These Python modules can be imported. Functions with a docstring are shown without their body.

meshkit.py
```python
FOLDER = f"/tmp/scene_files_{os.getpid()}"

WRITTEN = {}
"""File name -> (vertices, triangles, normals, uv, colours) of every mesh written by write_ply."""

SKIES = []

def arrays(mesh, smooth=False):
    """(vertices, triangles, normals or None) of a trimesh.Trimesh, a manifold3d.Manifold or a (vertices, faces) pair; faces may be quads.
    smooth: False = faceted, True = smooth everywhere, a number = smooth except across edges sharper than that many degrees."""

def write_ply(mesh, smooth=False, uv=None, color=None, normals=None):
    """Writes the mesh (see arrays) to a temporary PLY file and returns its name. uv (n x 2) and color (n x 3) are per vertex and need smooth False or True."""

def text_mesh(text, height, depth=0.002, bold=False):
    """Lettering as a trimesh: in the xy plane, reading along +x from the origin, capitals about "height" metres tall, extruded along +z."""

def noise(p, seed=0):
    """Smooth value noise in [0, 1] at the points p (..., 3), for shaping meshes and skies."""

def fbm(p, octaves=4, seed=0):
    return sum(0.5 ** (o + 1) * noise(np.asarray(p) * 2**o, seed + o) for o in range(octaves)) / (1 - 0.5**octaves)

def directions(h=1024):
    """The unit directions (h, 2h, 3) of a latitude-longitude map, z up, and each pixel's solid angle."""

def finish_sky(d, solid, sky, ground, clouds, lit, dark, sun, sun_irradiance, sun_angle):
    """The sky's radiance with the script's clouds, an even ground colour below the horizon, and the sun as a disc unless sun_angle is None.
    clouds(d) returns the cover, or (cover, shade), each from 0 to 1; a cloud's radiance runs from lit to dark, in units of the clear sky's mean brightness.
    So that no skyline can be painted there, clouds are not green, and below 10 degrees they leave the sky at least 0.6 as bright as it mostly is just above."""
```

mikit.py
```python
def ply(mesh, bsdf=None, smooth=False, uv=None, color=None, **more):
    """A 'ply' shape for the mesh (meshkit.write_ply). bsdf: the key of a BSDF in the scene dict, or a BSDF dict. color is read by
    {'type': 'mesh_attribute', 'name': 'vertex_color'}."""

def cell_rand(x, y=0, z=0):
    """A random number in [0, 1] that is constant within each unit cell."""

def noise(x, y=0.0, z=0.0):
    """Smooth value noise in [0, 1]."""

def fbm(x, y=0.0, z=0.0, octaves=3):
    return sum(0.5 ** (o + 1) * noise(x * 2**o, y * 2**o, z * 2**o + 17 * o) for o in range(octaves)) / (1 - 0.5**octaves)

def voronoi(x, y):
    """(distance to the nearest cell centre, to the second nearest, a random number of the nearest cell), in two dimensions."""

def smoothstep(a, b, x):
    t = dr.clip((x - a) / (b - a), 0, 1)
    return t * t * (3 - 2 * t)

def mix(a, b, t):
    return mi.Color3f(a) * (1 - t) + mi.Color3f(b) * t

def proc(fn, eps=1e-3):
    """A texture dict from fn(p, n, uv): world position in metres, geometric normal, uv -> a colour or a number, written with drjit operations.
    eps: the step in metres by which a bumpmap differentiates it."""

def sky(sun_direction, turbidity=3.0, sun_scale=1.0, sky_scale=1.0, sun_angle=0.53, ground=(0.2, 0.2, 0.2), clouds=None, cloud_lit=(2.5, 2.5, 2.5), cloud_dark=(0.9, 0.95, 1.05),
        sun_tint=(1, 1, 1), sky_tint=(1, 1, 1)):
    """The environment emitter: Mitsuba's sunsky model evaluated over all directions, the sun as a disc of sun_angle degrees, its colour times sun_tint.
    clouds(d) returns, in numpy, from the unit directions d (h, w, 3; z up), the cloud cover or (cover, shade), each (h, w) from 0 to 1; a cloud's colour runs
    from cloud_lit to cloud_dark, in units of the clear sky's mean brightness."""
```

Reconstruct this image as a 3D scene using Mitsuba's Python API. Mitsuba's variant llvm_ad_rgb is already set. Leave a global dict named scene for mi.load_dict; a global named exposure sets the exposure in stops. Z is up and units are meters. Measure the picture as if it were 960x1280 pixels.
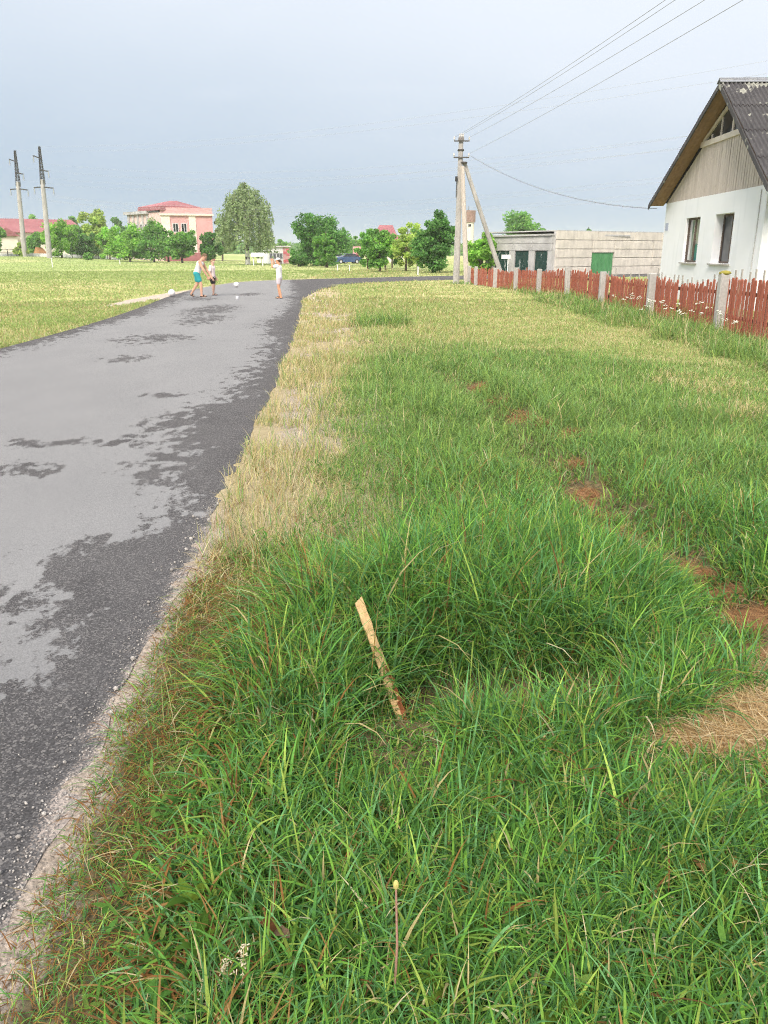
import math, random
import numpy as np, trimesh, shapely
import drjit as dr
import mitsuba as mi
import manifold3d as m3
from shapely.geometry import Polygon, LineString
import mikit, meshkit
from mikit import noise, fbm, voronoi, smoothstep, mix, proc

T = mi.ScalarTransform4f
scene, labels = {}, {}

# ------------------------------------------------------------------ camera, sky, sun, exposure
F_PX, EYE, HORIZON = 1000.0, 1.6, 316.0           # focal length and horizon row of the 960 x 1280 photograph
PITCH = math.atan((640 - HORIZON) / F_PX)
CP, SP = math.cos(PITCH), math.sin(PITCH)
scene['haze_air'] = {'type': 'homogeneous', 'albedo': 0.95, 'sigma_t': 0.00045}
scene['camera'] = {'type': 'perspective', 'fov': math.degrees(2 * math.atan(480 / F_PX)), 'fov_axis': 'x', 'near_clip': 0.05, 'far_clip': 5000.0, 'medium': {'type': 'ref', 'id': 'haze_air'},
                   'to_world': T().look_at(origin=[0, 0, EYE], target=[0, CP, EYE - SP], up=[0, 0, 1])}
exposure = 3.08
SUN = np.array([-0.22, -0.75, 0.66])


def clouds(d):
    """An even overcast, heavier and bluer low down, with soft lumps."""
    el = np.clip(d[..., 2], 0, 1)
    q = d / np.maximum(el[..., None] + 0.25, 0.05)
    lump = meshkit.fbm(np.stack([q[..., 0] * 1.1, q[..., 1] * 1.1, el * 2], -1), 4, seed=5)
    wisp = meshkit.fbm(np.stack([q[..., 0] * 2.3, q[..., 1] * 4.5, el * 3 + 9], -1), 5, seed=11)
    shade = 1.0 - np.clip((el - 0.04) / 0.42, 0, 1) ** 0.85
    shade = shade + 0.34 * (lump - 0.5) - 0.42 * d[..., 0] * (1 - el) - 0.22 * np.clip(wisp - 0.56, 0, 1)
    return np.ones_like(el), np.clip(shade, 0, 1)


scene['daylight'] = mikit.sky(SUN.tolist(), turbidity=3, sun_scale=0.42, sun_angle=24, clouds=clouds, cloud_lit=(1.50, 1.54, 1.63), cloud_dark=(0.65, 0.82, 1.02), sun_tint=(0.88, 0.98, 1.18))

# ------------------------------------------------------------------ small helpers
rng = np.random.default_rng(7)


def ray(x, y):
    v = (640 - y) / F_PX
    return np.array([(x - 480) / F_PX, CP + v * SP, -SP + v * CP])


def on_ground(x, y, z=0.0):
    """Where the line of sight through a photograph pixel meets the level z: used once, to survey the place."""
    d = ray(x, y)
    return np.array([0, 0, EYE]) + d * ((z - EYE) / d[2])


def at_depth(x, y, Y):
    d = ray(x, y)
    return np.array([0, 0, EYE]) + d * (Y / d[1])


def cat(*ms):
    return trimesh.util.concatenate([m for m in ms if m is not None])


def box(x0, x1, y0, y1, z0, z1):
    m = trimesh.creation.box((x1 - x0, y1 - y0, z1 - z0))
    m.apply_translation(((x0 + x1) / 2, (y0 + y1) / 2, (z0 + z1) / 2))
    return m


def chamfer_box(sx, sy, sz, c):
    """A box centred on the origin with chamfered edges (24 corners)."""
    p = []
    for ax in range(3):
        for s in np.ndindex(2, 2, 2):
            s = np.array(s) * 2 - 1
            h = np.array([sx, sy, sz]) / 2 - c
            h[ax] += c
            p.append(s * h)
    return trimesh.convex.convex_hull(np.array(p))


def tube(pts, radii, n=7, cap=True):
    pts = np.asarray(pts, float)
    k = len(pts)
    radii = np.broadcast_to(np.asarray(radii, float), (k,))
    tan = np.gradient(pts, axis=0)
    tan /= np.linalg.norm(tan, axis=1, keepdims=True)
    a = np.array([0.0, 0, 1]) if abs(tan[0, 2]) < 0.85 else np.array([0.0, 1, 0])
    u = np.cross(tan, a)
    u /= np.linalg.norm(u, axis=1, keepdims=True)
    w = np.cross(tan, u)
    th = np.arange(n) * 2 * np.pi / n
    v = (pts[:, None] + radii[:, None, None] * (np.cos(th)[None, :, None] * u[:, None] + np.sin(th)[None, :, None] * w[:, None])).reshape(-1, 3)
    i, j = np.meshgrid(np.arange(k - 1), np.arange(n), indexing='ij')
    a0, a1 = i * n + j, i * n + (j + 1) % n
    f = np.concatenate([np.stack([a0, a0 + n, a1], -1).reshape(-1, 3), np.stack([a1, a0 + n, a1 + n], -1).reshape(-1, 3)])
    if cap:
        v = np.vstack([v, pts[0], pts[-1]])
        j = np.arange(n)
        f = np.vstack([f, np.stack([np.full(n, k * n), j, (j + 1) % n], 1), np.stack([np.full(n, k * n + 1), (k - 1) * n + (j + 1) % n, (k - 1) * n + j], 1)])
    return trimesh.Trimesh(v, f, process=False)


def numbered(key):
    if key not in used:
        used.add(key)
        return key
    k = 1
    while f'{key}_{k:03d}' in used:
        k += 1
    used.add(f'{key}_{k:03d}')
    return f'{key}_{k:03d}'


used = set()


def say(key, label=None, category=None, group=None, kind=None):
    d = {}
    if label: d['label'] = label
    if category: d['category'] = category
    if group: d['group'] = group
    if kind: d['kind'] = kind
    labels[key] = d


def thing(name, label, category, group=None, kind=None):
    key = numbered(name)
    say(key, label, category, group, kind)
    return key


def part(parent, name, mesh, bsdf, smooth=False, color=None, label=None, kind=None):
    key = numbered(parent + '__' + name)
    if color is not None and not hasattr(color, 'shape'):
        if smooth is not False and smooth is not True:
            smooth = False
        color = np.tile(np.array(color, float), (len(mesh.vertices), 1))
    scene[key] = mikit.ply(mesh, bsdf, smooth, color=color)
    if label or kind:
        say(key, label, None, None, kind)
    return key


def single(name, mesh, bsdf, label, category, group=None, kind=None, smooth=False, color=None):
    key = thing(name, label, category, group, kind)
    if color is not None and not hasattr(color, 'shape'):
        color = np.tile(np.array(color, float), (len(mesh.vertices), 1))
    scene[key] = mikit.ply(mesh, bsdf, smooth, color=color)
    return key


def sstep(a, b, x):
    t = np.clip((x - a) / (b - a), 0, 1)
    return t * t * (3 - 2 * t)


def nz(X, Y, s, seed=0, o=3):
    return meshkit.fbm(np.stack([np.asarray(X) * s, np.asarray(Y) * s, np.zeros_like(np.asarray(X, float))], -1), o, seed)


# ------------------------------------------------------------------ materials
def P(color, rough=0.8, spec=0.4, **more):
    c = color if isinstance(color, dict) else {'type': 'rgb', 'value': list(color)}
    return {'type': 'twosided', 'm': {'type': 'principled', 'base_color': c, 'roughness': rough, 'specular': spec, **more}}


def bumped(inner, fn, scale, eps=1e-3):
    return {'type': 'twosided', 'm': {'type': 'bumpmap', 'scale': scale, 'bump': proc(fn, eps), 'b': inner['m']}}


VC = {'type': 'mesh_attribute', 'name': 'vertex_color'}
scene['mat_plain'] = P(VC, 0.75, 0.3)
scene['mat_satin'] = P(VC, 0.35, 0.5)
scene['mat_blade'] = {'type': 'principledthin', 'base_color': VC, 'roughness': 0.42, 'diff_trans': 0.65, 'eta': 1.36}
scene['mat_leaf'] = {'type': 'principledthin', 'base_color': VC, 'roughness': 0.5, 'diff_trans': 1.0, 'eta': 1.3}
scene['mat_straw'] = {'type': 'principledthin', 'base_color': VC, 'roughness': 0.7, 'diff_trans': 0.4, 'eta': 1.3}


# -- the road's edges and the zones of the verge, in metres (np or dr alike)
def edge_x(Y):
    return -0.86 - 0.043 * Y - 0.0009 * Y * Y


def blob(X, Y, cx, cy, rx, ry):
    """1 at the centre of an ellipse, 0 at its rim, negative outside."""
    dx, dy = (X - cx) / rx, (Y - cy) / ry
    return 1 - (dx * dx + dy * dy)


WET = [tuple(on_ground(x, y)[:2]) + (rx, ry) for x, y, rx, ry in
       [(195, 424, .8, 1.1), (155, 450, .4, .6), (262, 388, .8, 2.6), (45, 555, .5, .25), (20, 590, .4, .3), (205, 495, .3, .2), (170, 555, .5, .15), (255, 400, .7, 1.6), (240, 374, 1.0, 1.6), (310, 368, .7, 1.4)]]
SOIL = [tuple(on_ground(x, y)[:2]) + (rx, ry) for x, y, rx, ry in
        [(600, 490, .09, .22), (627, 508, .06, .14), (650, 526, .10, .2), (682, 540, .07, .12), (710, 552, .12, .18), (735, 548, .08, .12), (722, 585, .05, .12), (731, 616, .10, .16), (744, 642, .06, .12), (757, 668, .13, .15), (792, 690, .08, .08),
         (832, 708, .14, .1), (870, 726, .13, .1), (905, 752, .12, .1), (935, 785, .17, .12), (945, 835, .26, .15), (700, 872, .17, .08), (530, 870, .09, .06), (625, 455, .10, .25), (905, 865, .12, .08)]]
HAY = [tuple(on_ground(x, y)[:2]) + (rx, ry) for x, y, rx, ry in [(895, 950, .27, .10), (955, 940, .26, .15), (930, 905, .20, .11), (985, 915, .22, .18), (965, 872, .17, .13)]]


def asphalt_color(p, n, uv):
    X, Y = p.x, p.y
    s = edge_x(Y) - X                                     # metres in from the right edge
    wob = fbm(X * 1.3, Y * 0.9, 3.0, 4) - 0.5
    fine = fbm(X * 11, Y * 7, 1.0, 5) - 0.5
    # damp, darker bitumen: a broad band along the right edge, and scattered patches
    width = 0.46 + .26 * smoothstep(3.2, 3.9, Y) - .5 * smoothstep(4.1, 4.7, Y) + .46 * smoothstep(5.0, 5.9, Y) + .16 * smoothstep(6.5, 7.3, Y) - .42 * smoothstep(7.9, 9.5, Y) + .3 * smoothstep(15, 18, Y) - .3 * smoothstep(20, 24, Y) + .5 * smoothstep(2.9, 2.1, Y)
    m = (width - s) * 1.9 + wob * 1.2 + fine * 2.4
    for cx, cy, rx, ry in WET:
        m = dr.maximum(m, blob(X, Y, cx, cy, rx, ry) * 0.8 + wob * 0.9 + fine * 3.0 - 0.42)
    left_s = X + 6.45 + 0.012 * dr.square(dr.maximum(Y - 14, 0)) * 0.35
    m = dr.maximum(m, (0.30 - left_s) * 1.6 + wob * 1.2 + fine * 2.4 - 0.2)
    m = m + (noise(X * 34, Y * 22, 3.0) - 0.5) * 0.55 + (mikit.cell_rand(dr.floor(X * 75), dr.floor(Y * 75)) - 0.5) * 0.34
    damp = smoothstep(-0.16, 0.24, m)
    cell = voronoi(X * 190, Y * 190)
    big = voronoi(X * 62 + 7, Y * 62)
    grain = cell[2]
    light = mix((0.19, 0.19, 0.194), (0.222, 0.221, 0.224), fbm(X * 2.2, Y * 1.1, 8, 3))
    light = light * (0.84 + 0.32 * grain)
    dark = mix((0.060, 0.058, 0.060), (0.092, 0.089, 0.091), fbm(X * 4, Y * 4, 2, 3)) * (.6 + .8 * grain)
    chip = smoothstep(0.80, 0.9, grain) * 0.8 + smoothstep(0.86, 0.93, big[2]) * smoothstep(0.5, 0.3, big[0])
    dark = mix(dark, (0.20, 0.19, 0.185), dr.clip(chip, 0, 1) * 0.7)
    c = mix(light, dark, damp)
    sand = smoothstep(0.055, -0.02, s + fine * 0.16 + (grain - .5) * .07 + wob * .05) * smoothstep(5.2, 4.0, Y)
    return mix(c, mix((0.40, 0.345, 0.31), (0.28, 0.245, 0.225), grain), sand)


scene['mat_asphalt'] = bumped(P(proc(asphalt_color), 0.85, 0.25), lambda p, n, uv: voronoi(p.x * 80, p.y * 80)[0] + 0.6 * noise(p.x * 25, p.y * 25), 0.004)


def ground_color(p, n, uv):
    X, Y = p.x, p.y
    s = X - edge_x(Y)
    g3 = fbm(X * 3.1, Y * 3.1, 1, 4)
    g1 = fbm(X * 0.5, Y * 0.5, 6, 4)
    gf = fbm(X * 23, Y * 23, 2, 3)
    far = smoothstep(30, 75, Y)
    near = mix((0.085, 0.066, 0.042), (0.13, 0.115, 0.06), g3)
    near = mix(near, (0.20, 0.15, 0.085), smoothstep(0.52, 0.62, gf) * 0.7)
    turf = smoothstep(2.2, 3.0, X + (g1 - .5) * 1.2) + smoothstep(13.0, 14.5, Y + (g1 - .5) * 3)
    olive = mix((0.25, 0.275, 0.095), (0.36, 0.335, 0.155), smoothstep(0.3, 0.7, g1))
    green = mix((0.22, 0.27, 0.10), (0.30, 0.31, 0.14), smoothstep(0.35, 0.65, fbm(X * .09, Y * .05, 3, 3)))
    c = mix(near, mix(olive, olive * .75, gf), dr.clip(turf, 0, 1))
    thatch = mix((0.26, 0.215, 0.125), (0.38, 0.325, 0.21), gf)
    c = mix(c, thatch, smoothstep(2.0, 1.2, s + (g3 - .5)) * smoothstep(3.6, 4.8, Y + (g3 - .5)) * smoothstep(-.4, -.1, s))
    left = smoothstep(-6, -9, X)
    c = mix(c, olive, left * (1 - far))
    c = mix(c, green, far)
    # trodden sandy strips beside the road
    sandy = mix((0.40, 0.345, 0.30), (0.29, 0.24, 0.195), gf)
    strip = smoothstep(0.16, 0.08, s + (g3 - 0.5) * 0.16) * smoothstep(5.4, 4.3, Y)
    speck = voronoi(X * 130, Y * 130)[2]
    sandy = sandy * (0.72 + 0.5 * speck)
    bare = smoothstep(0.44, 0.56, g3 * 0.6 + g1 * 0.5) * smoothstep(0.1, 0.35, s) * smoothstep(1.7, 1.0, s) * smoothstep(5.5, 7.5, Y) * smoothstep(40, 30, Y)
    dirt_l = smoothstep(-0.2, 0.3, blob(X, Y, -8.55, 31.5, 0.55, 6.5) + (g3 - 0.5))
    c = mix(c, sandy, dr.clip(strip + bare + dirt_l, 0, 1))
    soil = mix((0.20, 0.105, 0.055), (0.30, 0.17, 0.09), gf)
    so = mi.Float(-1)
    for cx, cy, rx, ry in SOIL + HAY:
        so = dr.maximum(so, blob(X, Y, cx, cy, rx * 1.1, ry * 1.1))
    return mix(c, soil, smoothstep(-0.3, 0.35, so + (g3 - 0.5) * 1.6))


scene['mat_ground'] = bumped(P(proc(ground_color), 0.95, 0.1), lambda p, n, uv: fbm(p.x * 55, p.y * 55, 0, 4) * smoothstep(30, 8, p.y), 0.02)


def concrete(base, streak=0.25):
    b = np.array(base)

    def fn(p, n, uv):
        a = fbm(p.x * 3 + p.y * 3, p.z * 1.6, p.y, 4)
        f = fbm(p.x * 30, p.y * 30, p.z * 30, 3)
        v = noise(p.x * 7 + p.y * 7, p.z * 0.5, 3)
        return mix((b * 0.72).tolist(), (b * 1.1).tolist(), dr.clip(0.5 + (a - 0.5) * 1.3 + (f - 0.5) * 0.7 + (v - 0.5) * streak, 0, 1))
    return fn


scene['mat_concrete'] = P(proc(concrete((0.46, 0.44, 0.42))), 0.9, 0.2)
scene['mat_panel'] = P(proc(concrete((0.66, 0.61, 0.54), 0.25)), 0.92, 0.2)
scene['mat_panel_grey'] = P(proc(concrete((0.50, 0.49, 0.48), 0.4)), 0.92, 0.2)
scene['mat_stucco'] = bumped(P(proc(lambda p, n, uv: mix((0.76, 0.78, 0.81), (0.83, 0.845, 0.87), dr.clip(fbm(p.x * 1.2 + p.y * 1.2, p.z * 0.8, 4, 4) * 1.5 - 0.25 + (fbm(p.x * 20, p.y * 20, p.z * 20, 2) - .5) * .4 - .9 * smoothstep(.6, .75, fbm(p.x * 5 + p.y * 5, p.z * .7, 9, 3)) - .8 * smoothstep(.9, .2, p.z + fbm(p.x * 3 + p.y * 3, p.z, 2, 3)), 0, 1))), 0.9, 0.2),
                             lambda p, n, uv: fbm(p.x * 60, p.y * 60, p.z * 60, 2), 0.002)


def wood(lo, hi, fx=60, fz=2.5):
    def fn(p, n, uv):
        t = fbm(p.x * fx, p.y * fx, p.z * fz, 3)
        k = noise(p.y * 7.3, 2.0, p.x * 7.3)
        return mix(lo, hi, dr.clip(t * 0.8 + k * 0.5 - 0.15, 0, 1))
    return fn


scene['mat_plank'] = P(proc(wood((0.44, 0.385, 0.34), (0.64, 0.575, 0.52))), 0.85, 0.2)
scene['mat_soffit'] = P(proc(wood((0.26, 0.16, 0.085), (0.40, 0.26, 0.15), 20, 2)), 0.8, 0.25)
scene['mat_greywood'] = P(proc(wood((0.30, 0.28, 0.25), (0.48, 0.45, 0.41))), 0.85, 0.2)
scene['mat_trim'] = P(proc(wood((0.56, 0.49, 0.43), (0.74, 0.68, 0.62), 30, 30)), 0.8, 0.2)


def red_paint(p, n, uv):
    t = fbm(p.x * 50, p.y * 50, p.z * 3.0, 3)
    k = noise(p.y * 4.7, 1.0)
    c = mix((0.26, 0.075, 0.046), (0.42, 0.130, 0.085), dr.clip(t * 0.7 + k * 0.6 - 0.1, 0, 1))
    worn = smoothstep(0.64, 0.76, fbm(p.x * 35 + 3, p.y * 35, p.z * 2.2, 3) * 0.8 + 0.25 * noise(p.y * 2.1, p.z * 1.3, 9))
    return mix(c, (0.40, 0.30, 0.22), worn * 0.8)


scene['mat_redpaint'] = P(proc(red_paint), 0.75, 0.3)


def roof_color(p, n, uv):
    a = fbm(p.x * 1.6, p.y * 1.6, p.z * 1.6, 4)
    f = fbm(p.x * 16, p.y * 5, p.z * 5, 3)
    c = mix((0.052, 0.050, 0.053), (0.105, 0.10, 0.104), dr.clip(a * 0.9 + f * 0.6 - 0.25, 0, 1))
    lich = smoothstep(0.55, 0.7, fbm(p.x * 5, p.y * 5, p.z * 5, 4) - .1 + 0.16 * smoothstep(5.9, 6.4, p.z))
    return mix(c, (0.42, 0.42, 0.36), lich * 0.8)


scene['mat_roof'] = P(proc(roof_color), 0.9, 0.2)
scene['mat_glass'] = {'type': 'thindielectric', 'int_ior': 1.5}
scene['mat_pane'] = P((0.02, 0.025, 0.03), 0.06, 0.6)
def brick_fn(p, n, uv):
    row = dr.floor(p.z / 0.3)
    r = mikit.cell_rand(dr.floor(p.x / 0.5 + row * .5), dr.floor(p.y / .5), row)
    return mix((0.22, 0.13, 0.10), (0.36, 0.23, 0.19), r) * (0.8 + .4 * fbm(p.x, p.y, p.z, 3))
scene['mat_brick'] = P(proc(brick_fn), 0.9, 0.2)
scene['mat_green_metal'] = P(proc(lambda p, n, uv: mix((0.055, 0.20, 0.075), (0.10, 0.30, 0.12), fbm(p.x * 3, p.z * 2, p.y * 3, 4)) * (0.85 + 0.3 * noise(p.x * 30, p.z * 5, p.y * 30))), 0.6, 0.4)
scene['mat_dark_green'] = P(proc(lambda p, n, uv: mix((0.008, 0.034, 0.028), (0.014, 0.052, 0.043), fbm(p.x * 3, p.z * 3, p.y * 3, 3)) + mi.Color3f(.25) * smoothstep(0.66, 0.70, fbm(p.x * 5, p.z * 3, p.y * 5, 4))), 0.6, 0.4)
scene['mat_pink_wall'] = P(proc(lambda p, n, uv: mix((0.60, 0.32, 0.32), (0.68, 0.40, 0.39), fbm(p.x * .5, p.y * .5, p.z * .5, 4))), 0.9, 0.2)
scene['mat_cream_wall'] = P(proc(lambda p, n, uv: mix((0.74, 0.66, 0.55), (0.82, 0.76, 0.66), fbm(p.x * .5, p.y * .5, p.z * .5, 4))), 0.9, 0.2)
scene['mat_red_roof'] = P(proc(lambda p, n, uv: mix((0.27, 0.085, 0.095), (0.37, 0.145, 0.155), dr.clip(fbm(p.x * .6, p.y * .6, p.z, 4) * 1.4 - .2 + .25 * (noise(p.x * 3.3, p.y * .3) - .5), 0, 1))), 0.6, 0.4)
scene['mat_stake'] = P(proc(lambda p, n, uv: mix((0.42, 0.26, 0.12), (0.62, 0.44, 0.23), fbm(p.x * 160 + p.z * 60, p.y * 160, p.z * 9, 3))), 0.7, 0.3)
scene['mat_redbark'] = P(proc(lambda p, n, uv: mix((0.14, 0.045, 0.02), (0.33, 0.12, 0.055), fbm(p.x * 120, p.y * 120, p.z * 30, 3))), 0.9, 0.15)
scene['mat_bark'] = P(proc(lambda p, n, uv: mix((0.07, 0.055, 0.042), (0.17, 0.14, 0.11), fbm(p.x * 9, p.y * 9, p.z * 2, 3))), 0.95, 0.1)
scene['mat_birch'] = P(proc(lambda p, n, uv: mix((0.62, 0.60, 0.56), (0.06, 0.055, 0.05), smoothstep(0.5, 0.62, fbm(p.x * 2, p.y * 2, p.z * 2.2, 3)))), 0.85, 0.2)


# ------------------------------------------------------------------ terrain and road
def ground_z(X, Y):
    X, Y = np.asarray(X, float), np.asarray(Y, float)
    z = 0.95 * sstep(50, 150, Y) * sstep(-40, -70, X)
    lump = (nz(X, Y, 1.4, 3, 3) - 0.5) * 0.10 + (nz(X, Y, 0.35, 8, 2) - 0.5) * 0.16
    side = sstep(0.25, 1.4, X - edge_x(Y)) * sstep(46, 38, Y) * sstep(0.6, 1.2, Y)
    z = z + side * lump
    hollow = np.exp(-((X - 0.38) / 0.42) ** 2 - ((Y - 2.72) / 0.16) ** 2)
    z = z - 0.24 * hollow
    # a refilled cable trench: a shallow furrow with a low bank on its right
    cx = 1.62 - 0.10 * (Y - 3.2) * (Y > 5) + 0.0 * Y
    fur = np.exp(-((X - cx + 0.05) / 0.16) ** 2) * sstep(2.6, 3.4, Y) * sstep(11, 8, Y)
    bank = np.exp(-((X - cx - 0.42) / 0.3) ** 2) * sstep(2.6, 3.4, Y) * sstep(14, 9, Y)
    z = z - 0.05 * fur + 0.08 * bank
    s = X - edge_x(Y)
    lip = np.exp(-((s - .01) / .075) ** 2) * (Y > .5) * (Y < 7) * (nz(X, Y, 8.0, 51, 3) - .42) * .02
    return z + 0.009 * (1 - side) + lip


def axis(stops):
    out = []
    for (a, b, s) in stops:
        out.append(np.arange(a, b, s))
    return np.unique(np.concatenate(out + [[stops[-1][1]]]))


gx = np.concatenate([-np.geomspace(14, 1300, 40)[::-1], axis([(-13.5, -4, .5), (-4, -1.6, .2), (-1.6, 3.2, .04), (3.2, 9, .2), (9, 14, .5)])[:-1], np.geomspace(14, 1300, 40)])
gy = np.concatenate([[-300, -120, -40, -15, -6, -3, -1], axis([(0, 6.5, .04), (6.5, 14, .15), (14, 50, .5), (50, 70, 2)])[:-1], np.geomspace(70, 1500, 50)])
GX, GY = np.meshgrid(gx, gy, indexing='ij')
GZ = ground_z(GX, GY)
nx, ny = GX.shape
ii, jj = np.meshgrid(np.arange(nx - 1), np.arange(ny - 1), indexing='ij')
q = ii * ny + jj
gf = np.concatenate([np.stack([q, q + ny, q + ny + 1], -1).reshape(-1, 3), np.stack([q, q + ny + 1, q + 1], -1).reshape(-1, 3)])
ground = trimesh.Trimesh(np.stack([GX, GY, GZ], -1).reshape(-1, 3), gf, process=False)
scene['ground'] = mikit.ply(ground, 'mat_ground', True)
say('ground', 'grassy ground with soil showing between the blades', 'ground', kind='structure')

right = [(edge_x(y), y) for y in np.arange(-8, 30, 0.12)] + [(-2.95, 34), (-2.9, 37), (-2.72, 40), (-2.3, 43), (-0.5, 47.2), (3.9, 51.4), (12, 56), (40, 66), (120, 92)]
left = [(-6.4, -8), (-6.5, 4), (-6.6, 11), (-6.8, 18.3), (-7.3, 24), (-8.0, 29.5), (-8.5, 34.2), (-8.75, 40), (-8.6, 46), (-7.6, 50), (-4.1, 53.6), (1.1, 58.0), (4.6, 60.6), (14, 65), (40, 75), (120, 101)]
right = [(x + 0.05 * (float(nz(0.0, y, 3.0, 21, 3)) - 0.5) * 2 if y < 31 else x, y) for x, y in right]


def resample(pts, step):
    ls = LineString(pts)
    return [ls.interpolate(t).coords[0] for t in np.arange(0, ls.length, step)] + [pts[-1]]


def smooth_line(pts, it=3):
    pts = np.array(pts, float)
    for _ in range(it):
        a, b = pts[:-1] * .75 + pts[1:] * .25, pts[:-1] * .25 + pts[1:] * .75
        pts = np.vstack([pts[:1], np.stack([a, b], 1).reshape(-1, 2), pts[-1:]])
    return pts


right_s = np.vstack([np.array(right[:-9]), smooth_line(right[-10:], 3)[1:]])
left_s = smooth_line(left, 3)
road_poly = Polygon(np.vstack([right_s, left_s[::-1]])).buffer(0)
road = trimesh.creation.extrude_polygon(road_poly, 0.05, engine='earcut')
road.apply_translation((0, 0, -0.037))
scene['road'] = mikit.ply(road, 'mat_asphalt')
say('road', 'worn grey asphalt road with dark damp patches curving away to the right', 'road', kind='structure')
shapely.prepare(road_poly)

# loose stones along the sandy lip of the asphalt
st = []
base_stone = trimesh.creation.icosahedron()
for k in range(4600):
    Y = 1.2 + 4.0 * rng.random() ** 1.6
    X = edge_x(Y) + rng.normal(0.05, 0.08)
    r = rng.uniform(0.0012, 0.004) * (rng.uniform(1.6, 3.4) if rng.random() < .06 else 1)
    v = base_stone.vertices * r * rng.uniform(.6, 1.2, 3) @ trimesh.transformations.random_rotation_matrix(rng.random(3))[:3, :3].T
    st.append((v + [X, Y, (0.017 if X < edge_x(Y) else -0.004) + r * .4], rng.uniform(.22, .5)))
sv = np.vstack([s[0] for s in st]); sf = np.vstack([base_stone.faces + 12 * i for i in range(len(st))])
sc = np.vstack([np.tile(np.array([1.0, .93, .87]) * s[1], (12, 1)) for s in st])
scene['gravel'] = mikit.ply(trimesh.Trimesh(sv, sf, process=False), 'mat_plain', False, color=sc)
say('gravel', 'loose grit and tiny stones on the sandy lip of the road', 'gravel', kind='stuff')


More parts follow.
